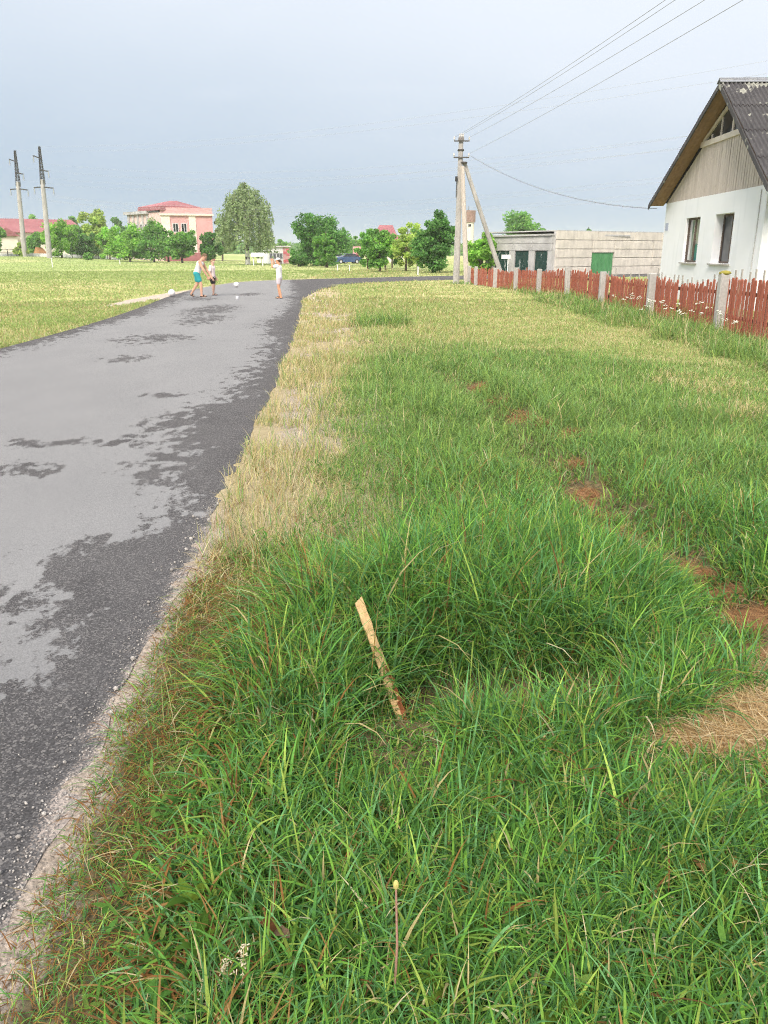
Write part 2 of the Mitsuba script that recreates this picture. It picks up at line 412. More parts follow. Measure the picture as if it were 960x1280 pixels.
# ------------------------------------------------------------------ grass
def blades(X, Y, Z, L, W, az, th0, kap, face, col, n):
    """Curved tapering strips: th0 the lean from upright at the root, kap how much more it leans by the tip; n segments."""
    m = len(X)
    t = (np.arange(n) + 0.5) / n
    th = th0[:, None] + kap[:, None] * t[None] ** 1.3
    h = np.concatenate([np.zeros((m, 1)), np.cumsum(np.sin(th) * (L / n)[:, None], 1)], 1)
    z = np.concatenate([np.zeros((m, 1)), np.cumsum(np.cos(th) * (L / n)[:, None], 1)], 1)
    s = np.arange(n + 1) / n
    w = (0.62 + 1.1 * s - 1.15 * s ** 2) * (1 - s ** 3.0) * 0.9
    cx, cy = X[:, None] + h * np.cos(az)[:, None], Y[:, None] + h * np.sin(az)[:, None]
    cz = Z[:, None] + z
    fx, fy = np.cos(face)[:, None], np.sin(face)[:, None]
    ww = W[:, None] * w[None] / 2
    a = np.stack([cx[:, :-1] - fx * ww[:, :-1], cy[:, :-1] - fy * ww[:, :-1], cz[:, :-1]], -1)
    b = np.stack([cx[:, :-1] + fx * ww[:, :-1], cy[:, :-1] + fy * ww[:, :-1], cz[:, :-1]], -1)
    tip = np.stack([cx[:, -1], cy[:, -1], cz[:, -1]], -1)[:, None]
    v = np.concatenate([np.stack([a, b], 2).reshape(m, 2 * n, 3), tip], 1)
    f = []
    for k in range(n - 1):
        f += [[2 * k, 2 * k + 1, 2 * k + 3], [2 * k, 2 * k + 3, 2 * k + 2]]
    f.append([2 * n - 2, 2 * n - 1, 2 * n])
    f = np.array(f)[None] + (np.arange(m) * (2 * n + 1))[:, None, None]
    return v.reshape(-1, 3), f.reshape(-1, 3), np.repeat(col, 2 * n + 1, axis=0)


def ell(X, Y, items, grow=1.0):
    o = np.full(X.shape, -9.0)
    for cx, cy, rx, ry in items:
        o = np.maximum(o, blob(X, Y, cx, cy, rx * grow, ry * grow))
    return o


def field(X, Y):
    """What grows at a point: lush (0..1), dry (0..1), height in metres, bare (0..1)."""
    s = X - edge_x(Y)
    n1, n2 = nz(X, Y, 0.7, 31), nz(X, Y, 2.6, 32)
    lush = sstep(0.0, 0.5, X + 0.30 + (n1 - .5) * .9) * sstep(4.8, 2.3, X + (n1 - .5) * 1.6 - 0.05 * Y) * sstep(16.5, 10.0, Y + (n1 - .5) * 5)
    lush = np.maximum(lush, sstep(3.9, 3.1, Y + (n1 - .5) * .6) * sstep(0.12, 0.6, s))
    fence_side = sstep(1.7, .7, np.abs(X - 6.7) + (n1 - .5)) * sstep(44, 36, Y) * (Y > 8)
    tufts = np.maximum(sstep(0, .5, blob(X, Y, -0.1, 18.2, .8, 1.0)), sstep(0, .5, blob(X, Y, 4.2, 44.5, 1.2, 1.2)))
    lush = np.maximum(np.maximum(lush, fence_side), tufts)
    wide = 0.55 + 0.055 * np.clip(Y - 4, 0, 16)
    verge = sstep(wide + .35, wide - .25, s + (n2 - .5) * .7) * sstep(2.8, 4.4, Y) * (s > -.3)
    edge = sstep(0.8, 0.12, s + (n2 - .5) * .5) * sstep(4.6, 3.6, Y) * (s > -.3)
    far = sstep(9, 15, Y)
    dry = np.clip(np.maximum(verge * .74, far * (0.28 + 0.6 * (n1 - .35))) * (1 - .8 * lush * (s > wide)), 0, 1)
    dry = np.maximum(dry, .5 * sstep(-.5, .9, np.maximum(blob(X, Y, 4.0, 8.1, .9, .7), blob(X, Y, 4.0, 10, .8, .9)) + (n2 - .5) * 3))
    dry = np.where(X < -5, sstep(60, 25, Y) * (.22 + .8 * (n1 - .4)), dry)
    h = 0.07 + 0.03 * n2 + (0.03 + .025 * sstep(6, 4, Y)) * lush + 0.02 * verge
    h = h + 0.09 * sstep(0, .9, blob(X, Y, 0.40, 3.4, 1.15, .85)) * lush + .05 * lush * sstep(.5, .62, n1)
    h = np.where(fence_side > .3, 0.09 + .22 * n2 * n1 + .12 * sstep(.55, .65, n2), h)
    h = h + .12 * tufts
    h = np.where(s < 0.35, h * .8, h)
    h = np.where((X > 1.9) & (Y > 8) & (fence_side < .3), h * .62, h)
    h = h * (1 - .82 * sstep(0, .5, blob(X, Y, .04, 2.30, .22, .32))) * (1 - .6 * sstep(0, .5, blob(X, Y, .42, 2.52, .5, .2))) * (1 - .65 * sstep(0, .6, blob(X, Y, 1.1, 2.12, .5, .3))) * (1 - .25 * sstep(2.6, 1.6, Y))
    trench = 1.62 - 0.10 * (Y - 3.2) * (Y > 5)
    h = h * (1 - .5 * np.exp(-((X - trench + .1) / .3) ** 2) * (Y < 11) * (Y > 3))
    soil = ell(X, Y, SOIL, 1.55) + (n2 - .5) * 1.6 + (nz(X, Y, 9, 33, 2) - .5) * 1.2
    bare = sstep(-.25, .5, soil)
    bare = np.maximum(bare, sstep(.0, .35, ell(X, Y, HAY, 1.0) + (n2 - .5) * 1.3))
    bare = np.maximum(bare, .93 * sstep(.52, .62, n2 * .6 + nz(X, Y, .5, 6) * .5) * verge * sstep(5.2, 7.5, Y))
    hollow = np.exp(-((X - 0.38) / 0.40) ** 2 - ((Y - 2.72) / 0.14) ** 2)
    bare = np.maximum(bare, .97 * sstep(.30, .62, hollow))
    dirt_l = sstep(-.2, .3, blob(X, Y, -8.55, 31.5, .55, 6.5) + (n2 - .5))
    return lush, dry, h, np.maximum(bare, dirt_l), edge


def scatter(n, r0, r1, power, half=33.0):
    a = np.radians(rng.uniform(-half, half, n))
    u = rng.random(n)
    k = power + 1.0
    r = (r0 ** k + u * (r1 ** k - r0 ** k)) ** (1 / k)
    return r * np.sin(a), r * np.cos(a)


GREENS = np.array([[.105, .250, .052], [.140, .290, .048], [.180, .320, .060], [.095, .230, .085], [.240, .325, .070], [.060, .150, .036], [.125, .270, .105], [.078, .190, .046]])
DRY = np.array([[.54, .46, .25], [.50, .41, .21], [.60, .52, .33], [.44, .37, .18], [.42, .41, .16]])
RUST = np.array([[.30, .15, .055], [.24, .12, .05], [.36, .21, .08], [.20, .11, .05]])


def colours(lush, dry, edge, Y, tint):
    m = len(lush)
    g = GREENS[rng.integers(0, len(GREENS), m)] * rng.uniform(.85, 1.6, (m, 1)) * tint[:, None]
    pale = np.array([.36, .45, .16]) * rng.uniform(.8, 1.25, (m, 1))
    d = np.minimum(DRY[rng.integers(0, len(DRY), m)] * rng.uniform(.95, 1.35, (m, 1)), .72)
    r = RUST[rng.integers(0, len(RUST), m)]
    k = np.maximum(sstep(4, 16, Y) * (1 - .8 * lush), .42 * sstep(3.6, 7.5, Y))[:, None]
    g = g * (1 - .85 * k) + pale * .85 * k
    u, w = rng.random(m), rng.random(m)
    c = np.where((u < dry)[:, None], d, g)
    c = np.where((w < edge * .40 + .035 * (Y < 6))[:, None], r, c)
    return np.where(((w > .965) & (Y < 12))[:, None], d, c)


parts_v, parts_f, parts_c, at_v = [], [], [], 0


def add(vfc):
    global at_v
    v, f, c = vfc
    parts_v.append(v); parts_f.append(f + at_v); parts_c.append(c)
    at_v += len(v)


def sow(n, r0, r1, power, seg, wmin, lscale=1.0, clump=1, spread=0.03, half=33.0):
    X, Y = scatter(n // clump, r0, r1, power, half)
    ck = rng.uniform(.72, 1.3, len(X))
    caz = rng.uniform(0, 2 * np.pi, len(X))
    if clump > 1:
        X, Y, ck, caz = (np.repeat(q, clump) for q in (X, Y, ck, caz))
        X = X + rng.normal(0, spread, len(X)); Y = Y + rng.normal(0, spread, len(Y))
    s = X - edge_x(Y)
    ok = ~shapely.contains_xy(road_poly, X + np.where(Y < 35, rng.normal(-.015, .02, len(X)) - .0, 0), Y)
    ok &= ~((Y < 5.5) & (s < 0.015 + .13 * (nz(X, Y, 3.3, 41) - .35)) & (s > -1))
    ok &= ~((X > 10.4) & (X < 25) & (Y > 23.5) & (Y < 33.8))
    X, Y, caz, ck = X[ok], Y[ok], caz[ok], ck[ok]
    lush, dry, h, bare, edge = field(X, Y)
    keep = rng.random(len(X)) > bare
    thin = np.where((dry > .5) & (X > -5) & (Y < 14), .5, 1.0)
    keep &= rng.random(len(X)) < thin
    X, Y, lush, dry, h, edge, caz, tint = (q[keep] for q in (X, Y, lush, dry, h, edge, caz, ck))
    m = len(X)
    d = np.hypot(X, Y)
    L = h * rng.uniform(.6, 1.6, m) * 1.4 * lscale
    W = np.maximum(np.where(lush > .5, rng.choice([.0038, .006, .009, .012], m, p=[.22, .28, .30, .20]), rng.uniform(.0024, .0045, m)), d * wmin)
    az = caz + rng.normal(0, .9, m)
    th0 = np.abs(rng.normal(.22, .3, m)) + np.where(edge > .4, .5, 0)
    kap = np.abs(rng.normal(1.35, .6, m)) + np.where(edge > .4, .3, 0)
    kap = np.where((dry > .6) & (lush < .3) & (Y < 14), kap * .5, kap)
    kap = np.where(d > 40, kap + .5, kap)
    z = ground_z(X, Y) - .01 + np.where((lush > .5) & (d < 12), rng.uniform(0, .45, m) * h * (rng.random(m) < .5), 0)
    face = az + np.pi / 2 + rng.normal(0, .5, m)
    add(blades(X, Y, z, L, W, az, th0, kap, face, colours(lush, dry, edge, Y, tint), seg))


sow(78000, 1.05, 4.2, 0.7, 5, 0.0012, clump=7, spread=.035)
sow(52000, 1.05, 4.2, 0.7, 3, 0.0010, lscale=.6)
m0 = 9000
X, Y = scatter(m0, 1.1, 6.5, .5)
s_ = X - edge_x(Y)
ok = (s_ > .08) & ~shapely.contains_xy(road_poly, X, Y)
X, Y = X[ok], Y[ok]
m0 = len(X)
add(blades(X, Y, ground_z(X, Y) + rng.uniform(0, .05, m0), rng.uniform(.05, .15, m0), np.maximum(rng.uniform(.002, .0045, m0), np.hypot(X, Y) * .001), rng.uniform(0, 6.28, m0), rng.normal(1.1, .3, m0), rng.normal(.3, .4, m0), rng.uniform(0, 3.14, m0),
           np.vstack([DRY, RUST])[rng.integers(0, 9, m0)] * rng.uniform(.7, 1.1, (m0, 1)), 3))
sow(190000, 4.0, 13, 0.55, 3, 0.00095, clump=6, spread=.06)
sow(230000, 12, 30, 0.2, 2, 0.0009, clump=4, spread=.12)
sow(150000, 28, 80, 0.0, 2, 0.0010, clump=4, spread=.25)
sow(80000, 52, 170, 0.1, 1, 0.0011, lscale=1.5, half=31)

# taller flowering stems: thin, pale, upright; thick on the dry verge and under the fence
X, Y = scatter(26000, 2.2, 45, 0.05)
s = X - edge_x(Y)
lush, dry, h, bare, edge = field(X, Y)
want = np.where((s > .1) & (s < 1.7) & (Y < 24), .16, .02) + np.where((np.abs(X - 6.5) < .8) & (Y < 45) & (Y > 9), .5, 0) * (s > 0)
ok = (rng.random(len(X)) < want) & ~shapely.contains_xy(road_poly, X, Y) & (s > .15)
X, Y = X[ok], Y[ok]
m = len(X)
d = np.hypot(X, Y)
tallc = DRY[rng.integers(0, 4, m)] * rng.uniform(.9, 1.2, (m, 1))
add(blades(X, Y, ground_z(X, Y), rng.uniform(.18, .4, m) * np.where(X > 5, 1.25, 1), np.maximum(.0022, d * .0008), rng.uniform(0, 6.28, m), np.abs(rng.normal(0, .15, m)), np.abs(rng.normal(.2, .2, m)), rng.uniform(0, 3.14, m), tallc, 3))

scene['grass'] = mikit.ply(trimesh.Trimesh(np.vstack(parts_v), np.vstack(parts_f), process=False), 'mat_blade', False, color=np.vstack(parts_c))
say('grass', 'long green and straw coloured grass covering the verge and the field', 'grass', kind='stuff')
print('grass triangles', sum(len(f) for f in parts_f))

# low broad leaved ground cover between the blades
X, Y = scatter(15000, 1.1, 9, 0.4)
s_ = X - edge_x(Y)
lush, dry, h, bare, edge = field(X, Y)
ok = (s_ > .22) & (bare < .4) & (nz(X, Y, 1.6, 61) + rng.normal(0, .06, len(X)) > .52) & (dry < .6)
X, Y, h = X[ok], Y[ok], h[ok]
m = len(X)
cl = np.array([[.10, .24, .05], [.14, .29, .06], [.19, .30, .07], [.08, .19, .05]])[rng.integers(0, 4, m)] * rng.uniform(.8, 1.3, (m, 1))
parts_v, parts_f, parts_c, at_v = [], [], [], 0
add(blades(X, Y, ground_z(X, Y) + h * rng.uniform(.3, 1.0, m), rng.uniform(.02, .055, m), rng.uniform(.010, .024, m), rng.uniform(0, 6.28, m), rng.normal(.9, .35, m), rng.normal(.6, .4, m), rng.uniform(0, 6.28, m), cl, 4))
scene['clover'] = mikit.ply(trimesh.Trimesh(np.vstack(parts_v), np.vstack(parts_f), process=False), 'mat_leaf', False, color=np.vstack(parts_c))
say('clover', 'small broad leaves of clover and weeds among the grass', 'clover', kind='stuff')

# cut hay and dead thatch lying on the bare spots
parts_v, parts_f, parts_c, at_v = [], [], [], 0
for cx, cy, rx, ry, num, pale in [(*e, 2100, 1) for e in HAY] + [(*e, 260, 0) for e in SOIL]:
    a, r = rng.uniform(0, 6.28, num), np.sqrt(rng.random(num)) * (1.05 + .25 * rng.random(num))
    X, Y = cx + rx * r * np.cos(a), cy + ry * r * np.sin(a)
    hump = (.05 if pale else .012) * np.clip(1 - r * .75, 0, 1)
    c = np.array([[.62, .48, .27], [.54, .39, .20], [.68, .56, .36], [.46, .30, .14]])[rng.integers(0, 4, num)] if pale else np.array([[.34, .18, .085], [.28, .14, .065], [.42, .26, .13]])[rng.integers(0, 3, num)]
    d = np.hypot(X, Y)
    add(blades(X, Y, ground_z(X, Y) + hump * rng.random(num) + .004, rng.uniform(.06, .22, num), np.maximum(rng.uniform(.003, .0058, num), d * .001), (rng.normal(2.8, .6, num) + rng.choice([0, 1.1, -1.3, 2.4], num)) if pale else rng.uniform(0, 6.28, num), rng.normal(1.42, .14, num), rng.normal(.15, .2, num), rng.uniform(0, 3.14, num),
               c * rng.uniform(.8, 1.15, (num, 1)), 3))
scene['hay'] = mikit.ply(trimesh.Trimesh(np.vstack(parts_v), np.vstack(parts_f), process=False), 'mat_straw', False, color=np.vstack(parts_c))
say('hay', 'pale dry cut hay and brown thatch lying on the bare soil', 'hay', kind='stuff')

# ------------------------------------------------------------------ house with planked gable
GA, GB = 10.0, 0.03                                   # the gable wall stands on x = GA + GB * y


def gable_xy(Y, out=0.0):
    return np.array([GA + GB * Y - out, Y])


Y_NEAR, Y_FAR, Y_RIDGE, Z_WALL, Z_TOP, LONG = 24.0, 33.3, 27.25, 3.42, 6.55, 13.0
dirg = np.array([GB, 1.0]); dirg /= np.linalg.norm(dirg)
dirl = np.array([dirg[1], -dirg[0]])                   # along the ridge, away from the road
G0 = gable_xy(Y_NEAR)


def hp(s, l, z):
    """House coordinates: s along the gable from the near corner, l into the house along the ridge, z up."""
    q = G0 + dirg * s + dirl * l
    return np.array([q[0], q[1], z])


S_FAR, S_RIDGE = (Y_FAR - Y_NEAR) / dirg[1], (Y_RIDGE - Y_NEAR) / dirg[1]


def hbox(s0, s1, l0, l1, z0, z1):
    m = box(s0, s1, l0, l1, z0, z1)
    return hframe(m)


def hframe(m):
    m = m.copy()
    v = m.vertices
    q = G0[None] + v[:, :1] * dirg[None] + v[:, 1:2] * dirl[None]
    m.vertices = np.column_stack([q, v[:, 2]])
    m.faces = m.faces[:, ::-1]
    return m


def slab_with_holes(s0, s1, z0, z1, holes, l0, l1):
    """An upright slab in the s-z plane, thickness l0..l1, with rectangular holes."""
    p = shapely.box(s0, z0, s1, z1)
    for h in holes:
        p = p.difference(shapely.box(h[0], h[2], h[1], h[3]))
    m = trimesh.creation.extrude_polygon(p, l1 - l0, engine='earcut')
    v = m.vertices
    m.vertices = np.column_stack([v[:, 0], l0 + v[:, 2], v[:, 1]])
    m.faces = m.faces[:, ::-1]
    return m


def wall_hit(x, y, out=0.0):
    """s and z where a surveyed pixel meets the gable wall."""
    d = ray(x, y)
    t = (GA - out) / (d[0] - GB * d[1])
    p = d * t
    return (p[1] - Y_NEAR) / dirg[1], EYE + p[2]


house = thing('house', 'white rendered house with a planked wooden gable and grey corrugated roof behind the red fence', 'house')
(s_a, z_a), (s_b, _), (_, z_b) = wall_hit(858, 273), wall_hit(876, 270), wall_hit(861, 328)
(s_c, z_c), (s_d, _), (_, z_d) = wall_hit(895, 268), wall_hit(918.5, 265), wall_hit(899, 329.5)
wins = [(s_b - .0, s_a, z_b, z_a), (s_d, s_c, z_d, z_c)]
print('windows', wins)
part(house, 'wall', hframe(cat(slab_with_holes(0, S_FAR, -.3, Z_WALL, wins, 0, .38))), 'mat_stucco')
part(house, 'wall', hframe(cat(box(0, .38, .38, LONG, -.3, Z_WALL + .4), box(S_FAR - .38, S_FAR, .38, LONG, -.3, Z_WALL), box(.38, S_FAR - .38, LONG - .38, LONG, -.3, Z_WALL), box(.38, S_FAR - .38, .38, LONG - .38, -.3, -.05),
                               box(.38, S_FAR - .38, .38, LONG - .38, 2.9, 3.1))), 'mat_stucco')
part(house, 'interior_wall', hframe(box(.38, S_FAR - .38, 3.6, 3.75, -.05, 2.9)), 'mat_plain', color=(.45, .42, .38))
for (a, b, z0, z1), dep in zip(wins, (.10, .27)):
    w = part(house, 'window', hframe(cat(box(a, a + .07, dep, dep + .07, z0, z1), box(b - .07, b, dep, dep + .07, z0, z1), box(a + .07, b - .07, dep, dep + .07, z0, z0 + .07), box(a + .07, b - .07, dep, dep + .07, z1 - .07, z1),
                                         box((a + b) / 2 - .03, (a + b) / 2 + .03, dep + .002, dep + .06, z0 + .07, z1 - .07))), 'mat_plain', color=(.10, .075, .06))
    mid = (a + b) / 2
    for p0, p1 in ((a + .07, mid - .03), (mid + .03, b - .07)):
        pm = hframe(box(p0, p1, dep + .03, dep + .036, z0 + .07, z1 - .07))
        if dep > .2:
            part(w, 'pane', pm, 'mat_pane')
        else:
            pq = hframe(trimesh.Trimesh([[p0, dep + .03, z0 + .07], [p1, dep + .03, z0 + .07], [p1, dep + .03, z1 - .07], [p0, dep + .03, z1 - .07]], [[0, 1, 2], [0, 2, 3]], process=False))
            part(w, 'pane', pq, 'mat_glass')
    part(w, 'sill', hframe(box(a - .1, b + .06, -.09, dep, z0 - .05, z0 - .002)), 'mat_concrete')
# behind the left window: a pale curtain, and a teal one below it
for a, b, z0, z1, c, l in [(wins[0][0] + .02, wins[0][1] - .2, wins[0][2] + .62, wins[0][3], (.72, .62, .62), .24), (wins[0][0] + .02, wins[0][1] - .3, wins[0][2], wins[0][2] + .66, (.05, .30, .34), .27)]:
    k = np.linspace(0, 1, 50)
    sx = a + (b - a) * k
    ly = l + .018 * np.sin(k * 40)
    V = np.vstack([np.column_stack([sx, ly, np.full(50, z0)]), np.column_stack([sx, ly, np.full(50, z1)])])
    i = np.arange(49)
    part(house, 'curtain', hframe(trimesh.Trimesh(V, np.vstack([np.stack([i, i + 1, i + 51], 1), np.stack([i, i + 51, i + 50], 1)]), process=False)), 'mat_plain', smooth=True, color=c, label='pale pink curtain' if c[0] > .5 else 'teal curtain')
# gable cladding: vertical planks with gaps, each its own piece
SPAN_N = S_RIDGE + .85
slope_n = (Z_TOP - .28 - Z_WALL) / SPAN_N
slope_f = (Z_TOP - .28 - Z_WALL) / (S_FAR - S_RIDGE)


def roof_under(s):
    return Z_TOP - .28 - (S_RIDGE - s) * slope_n if s < S_RIDGE else Z_TOP - .28 - (s - S_RIDGE) * slope_f


_, z_beam = wall_hit(882, 174)
z_beam = Z_WALL + (Z_TOP - .28 - Z_WALL) * .56
pw = 0.19
s = 0.02
core = trimesh.creation.extrude_polygon(Polygon([(0.02, Z_WALL), (S_FAR - .02, Z_WALL), (S_RIDGE, Z_TOP - .3), (.02, Z_WALL + .45)]), .03, engine='earcut')
core.vertices = np.column_stack([core.vertices[:, 0], .17 + core.vertices[:, 2], core.vertices[:, 1]]); core.faces = core.faces[:, ::-1]
lower = trimesh.intersections.slice_mesh_plane(core, (0, 0, -1), (0, 0, z_beam), cap=False)
gable = part(house, 'gable', hframe(lower), 'mat_plank')
r2 = np.random.default_rng(5)
while s < S_FAR - .05:
    e = s + pw - r2.uniform(.030, .048)
    za, zb = min(roof_under(s), z_beam), min(roof_under(e), z_beam)
    zl = Z_WALL - .03 - r2.uniform(0, .03)
    if min(za, zb) > zl + .03:
        o = -r2.uniform(.0, .012)
        poly = [(s, zl), (e, zl), (e, zb), (s, za)]
        m = trimesh.creation.extrude_polygon(Polygon(poly), .028, engine='earcut')
        m.vertices = np.column_stack([m.vertices[:, 0], o + .012 + m.vertices[:, 2], m.vertices[:, 1]]); m.faces = m.faces[:, ::-1]
        part(gable, 'plank', hframe(m), 'mat_plank')
    s += pw
# attic window: beam, raking frame, mullions, panes
t0 = S_RIDGE - (z_beam - (Z_TOP - .28)) / -slope_n * 1
sl, sr = S_RIDGE - (Z_TOP - .28 - z_beam) / slope_n, S_RIDGE + (Z_TOP - .28 - z_beam) / slope_f
attic = part(house, 'attic_window', hframe(cat(box(sl - .05, sr + .05, -.05, .03, z_beam + .003, z_beam + .17))), 'mat_trim')


def bar(a, b, w, l0, l1):
    """A straight bar in the gable plane from (s, z) a to b."""
    a, b = np.array(a, float), np.array(b, float)
    t = (b - a) / np.linalg.norm(b - a)
    n_ = np.array([-t[1], t[0]]) * w / 2
    m = trimesh.creation.extrude_polygon(Polygon([a - n_, b - n_, b + n_, a + n_]), l1 - l0, engine='earcut')
    m.vertices = np.column_stack([m.vertices[:, 0], l0 + m.vertices[:, 2], m.vertices[:, 1]]); m.faces = m.faces[:, ::-1]
    return m


apex = (S_RIDGE, Z_TOP - .32)
part(attic, 'frame', hframe(cat(bar((sl + .1, z_beam + .17), apex, .12, -.03, .025), bar((sr - .1, z_beam + .17), apex, .12, -.032, .023))), 'mat_trim')
for k, sx in enumerate([S_RIDGE - .02, sl + (S_RIDGE - sl) * .33, sl + (S_RIDGE - sl) * .64, sr - (sr - S_RIDGE) * .64, sr - (sr - S_RIDGE) * .33]):
    part(attic, 'mullion', hframe(box(sx - (.05 if k == 0 else .025), sx + (.05 if k == 0 else .025), -.025, .02, z_beam + .172, roof_under(sx) - .1)), 'mat_trim')
for x0, x1, c in ((sl, S_RIDGE, None), (S_RIDGE, sr, None)):
    zs = [(x0, z_beam + .1), (x1, z_beam + .1), (S_RIDGE, Z_TOP - .35)]
    m = trimesh.creation.extrude_polygon(Polygon(zs), .006, engine='earcut')
    m.vertices = np.column_stack([m.vertices[:, 0], .028 + m.vertices[:, 2], m.vertices[:, 1]]); m.faces = m.faces[:, ::-1]
    part(attic, 'pane', hframe(m), 'mat_pane')
# roof: two slopes of corrugated sheets over rafters; soffit boards under the verge
OV = 0.55
ROOF = part(house, 'roof', hframe(cat(box(S_RIDGE - .09, S_RIDGE + .09, -OV - .02, LONG + .4, Z_TOP - .02, Z_TOP + .06))), 'mat_roof')


def slope_sheet(sgn, u0, u1, l0, l1, lift):
    """A corrugated sheet; u is the distance down the slope from the ridge."""
    span = SPAN_N if sgn < 0 else S_FAR - S_RIDGE
    rise = Z_TOP - .2 - Z_WALL
    ln = math.hypot(span, rise)
    ds, dz = sgn * span / ln, -rise / ln
    ns = np.array([-dz * sgn, abs(ds)])
    ls = np.linspace(l0, l1, int(round((l1 - l0) / .13 * 10)) + 1)
    us = np.array([u0, u1])
    wave = .028 * np.cos(ls / .13 * 2 * np.pi)
    V = []
    for th in (0, -.008):
        for u in us:
            h = .04 + wave + th + lift * (1 if u == u1 else 0)
            V.append(np.column_stack([S_RIDGE + ds * u + ns[0] * h, ls, Z_TOP + dz * u + ns[1] * h]))
    k = len(ls)
    V = np.vstack(V)
    F = []
    i = np.arange(k - 1)
    for a, b in ((0, 1), (3, 2), (1, 3), (2, 0)):
        F.append(np.stack([a * k + i, b * k + i, b * k + i + 1], 1)); F.append(np.stack([a * k + i, b * k + i + 1, a * k + i + 1], 1))
    return hframe(trimesh.Trimesh(V, np.vstack(F), process=False))


for sgn in (-1, 1):
    span = SPAN_N if sgn < 0 else S_FAR - S_RIDGE
    ln = math.hypot(span, Z_TOP - .2 - Z_WALL) + .55
    rows = 4
    for r in range(rows):
        l = -OV
        while l < LONG + .3:
            part(ROOF, 'sheet', slope_sheet(sgn, ln * r / rows, ln * (r + 1) / rows + .12 * (r < rows - 1), l, l + 1.04, .03), 'mat_roof', smooth=True)
            l += 1.04
    rise = Z_TOP - .2 - Z_WALL
    lnn = math.hypot(span, rise)
    ds, dz = sgn * span / lnn, -rise / lnn
    for k in range(4):                                             # soffit boards
        a, b = -OV + .02 + k * .14, -OV + .02 + k * .14 + .132
        m = trimesh.Trimesh(*[np.array(x) for x in ([[S_RIDGE + ds * u, l, Z_TOP + dz * u - t] for u in (0.02, ln - .02) for l in (a, b) for t in (.0, .03)], [[0, 1, 2], [1, 3, 2], [4, 6, 5], [5, 6, 7], [0, 4, 1], [1, 4, 5], [2, 3, 6], [3, 7, 6], [0, 2, 4], [2, 6, 4], [1, 5, 3], [3, 5, 7]])], process=False)
        m.vertices[:, 2] += .0
        part(ROOF, 'soffit_board', hframe(m), 'mat_soffit')
    m = trimesh.Trimesh(*[np.array(x) for x in ([[S_RIDGE + ds * u, l, Z_TOP + dz * u - t] for u in (0.0, ln) for l in (-OV - .025, -OV + .012) for t in (-.015, .16)], [[0, 1, 2], [1, 3, 2], [4, 6, 5], [5, 6, 7], [0, 4, 1], [1, 4, 5], [2, 3, 6], [3, 7, 6], [0, 2, 4], [2, 6, 4], [1, 5, 3], [3, 5, 7]])], process=False)
    part(ROOF, 'bargeboard', hframe(m), 'mat_roof')
part(ROOF, 'ridge_cap', hframe(cat(bar((S_RIDGE - .17, Z_TOP - .02), (S_RIDGE + .02, Z_TOP + .12), .02, -OV - .05, LONG + .35), bar((S_RIDGE + .17, Z_TOP - .02), (S_RIDGE - .02, Z_TOP + .12), .02, -OV - .05, LONG + .35))), 'mat_plain', color=(.25, .26, .28))
part(house, 'cable', hframe(tube([[.42, -.012, Z_WALL - .1], [.40, -.014, 2.4], [.43, -.012, 1.15]], .012, 6)), 'mat_plain', color=(.45, .44, .43))
sp, zp = wall_hit(833, 283)
part(house, 'number_plaque', hframe(box(sp - .25, sp + .05, -.025, .001, zp - .16, zp + .12)), 'mat_satin', color=(.42, .45, .58))

# ------------------------------------------------------------------ red picket fence on concrete posts
POSTS = []
for x, X in [(1040, 7.06), (903, 7.03), (816, 7.0), (755, 6.97), (712, 6.9), (676, 6.42), (647, 5.93), (621, 5.4), (597, 4.85)]:
    u = (x - 480) / F_PX
    Y = (X / u - SP * EYE) / CP
    POSTS.append((X, Y))
POSTS[0] = (7.06, 13.2)
POSTS.append((4.62, 44.3))
print('posts', [(round(a, 2), round(b, 2)) for a, b in POSTS])
fence = thing('picket_fence', 'weathered red wooden picket fence on grey concrete posts in front of the white house', 'fence')
r3 = np.random.default_rng(11)
tops = [1.24, 1.19, 1.15, 1.08, 1.05, 1.0, .95, .92, .9, .9]
for (X, Y), h in zip(POSTS, tops):
    z = float(ground_z(X, Y))
    hh = h + r3.uniform(-.02, .05)
    m = chamfer_box(.18, .18, hh + .3, .015)
    m.apply_translation((0, 0, (hh - .3) / 2))
    m.apply_transform(trimesh.transformations.rotation_matrix(r3.normal(0, .02), (0, 1, 0)))
    m.apply_translation((X - .10, Y, z))
    if (X, Y) == POSTS[1]:
        mossy = cat(m)
        pk = part(fence, 'post', mossy, 'mat_concrete', label='concrete post with a cap of yellow green moss')
        mv = trimesh.creation.icosphere(subdivisions=3, radius=1.0)
        mv.vertices *= 1 + .35 * (meshkit.fbm(mv.vertices * 4, 3) - .5)[:, None]
        mv.apply_scale((.115, .115, .05)); mv.apply_translation((X - .10, Y, z + hh - .005))
        part(pk, 'moss', mv, 'mat_plain', smooth=True, color=(.30, .26, .05))
    else:
        part(fence, 'post', m, 'mat_concrete')
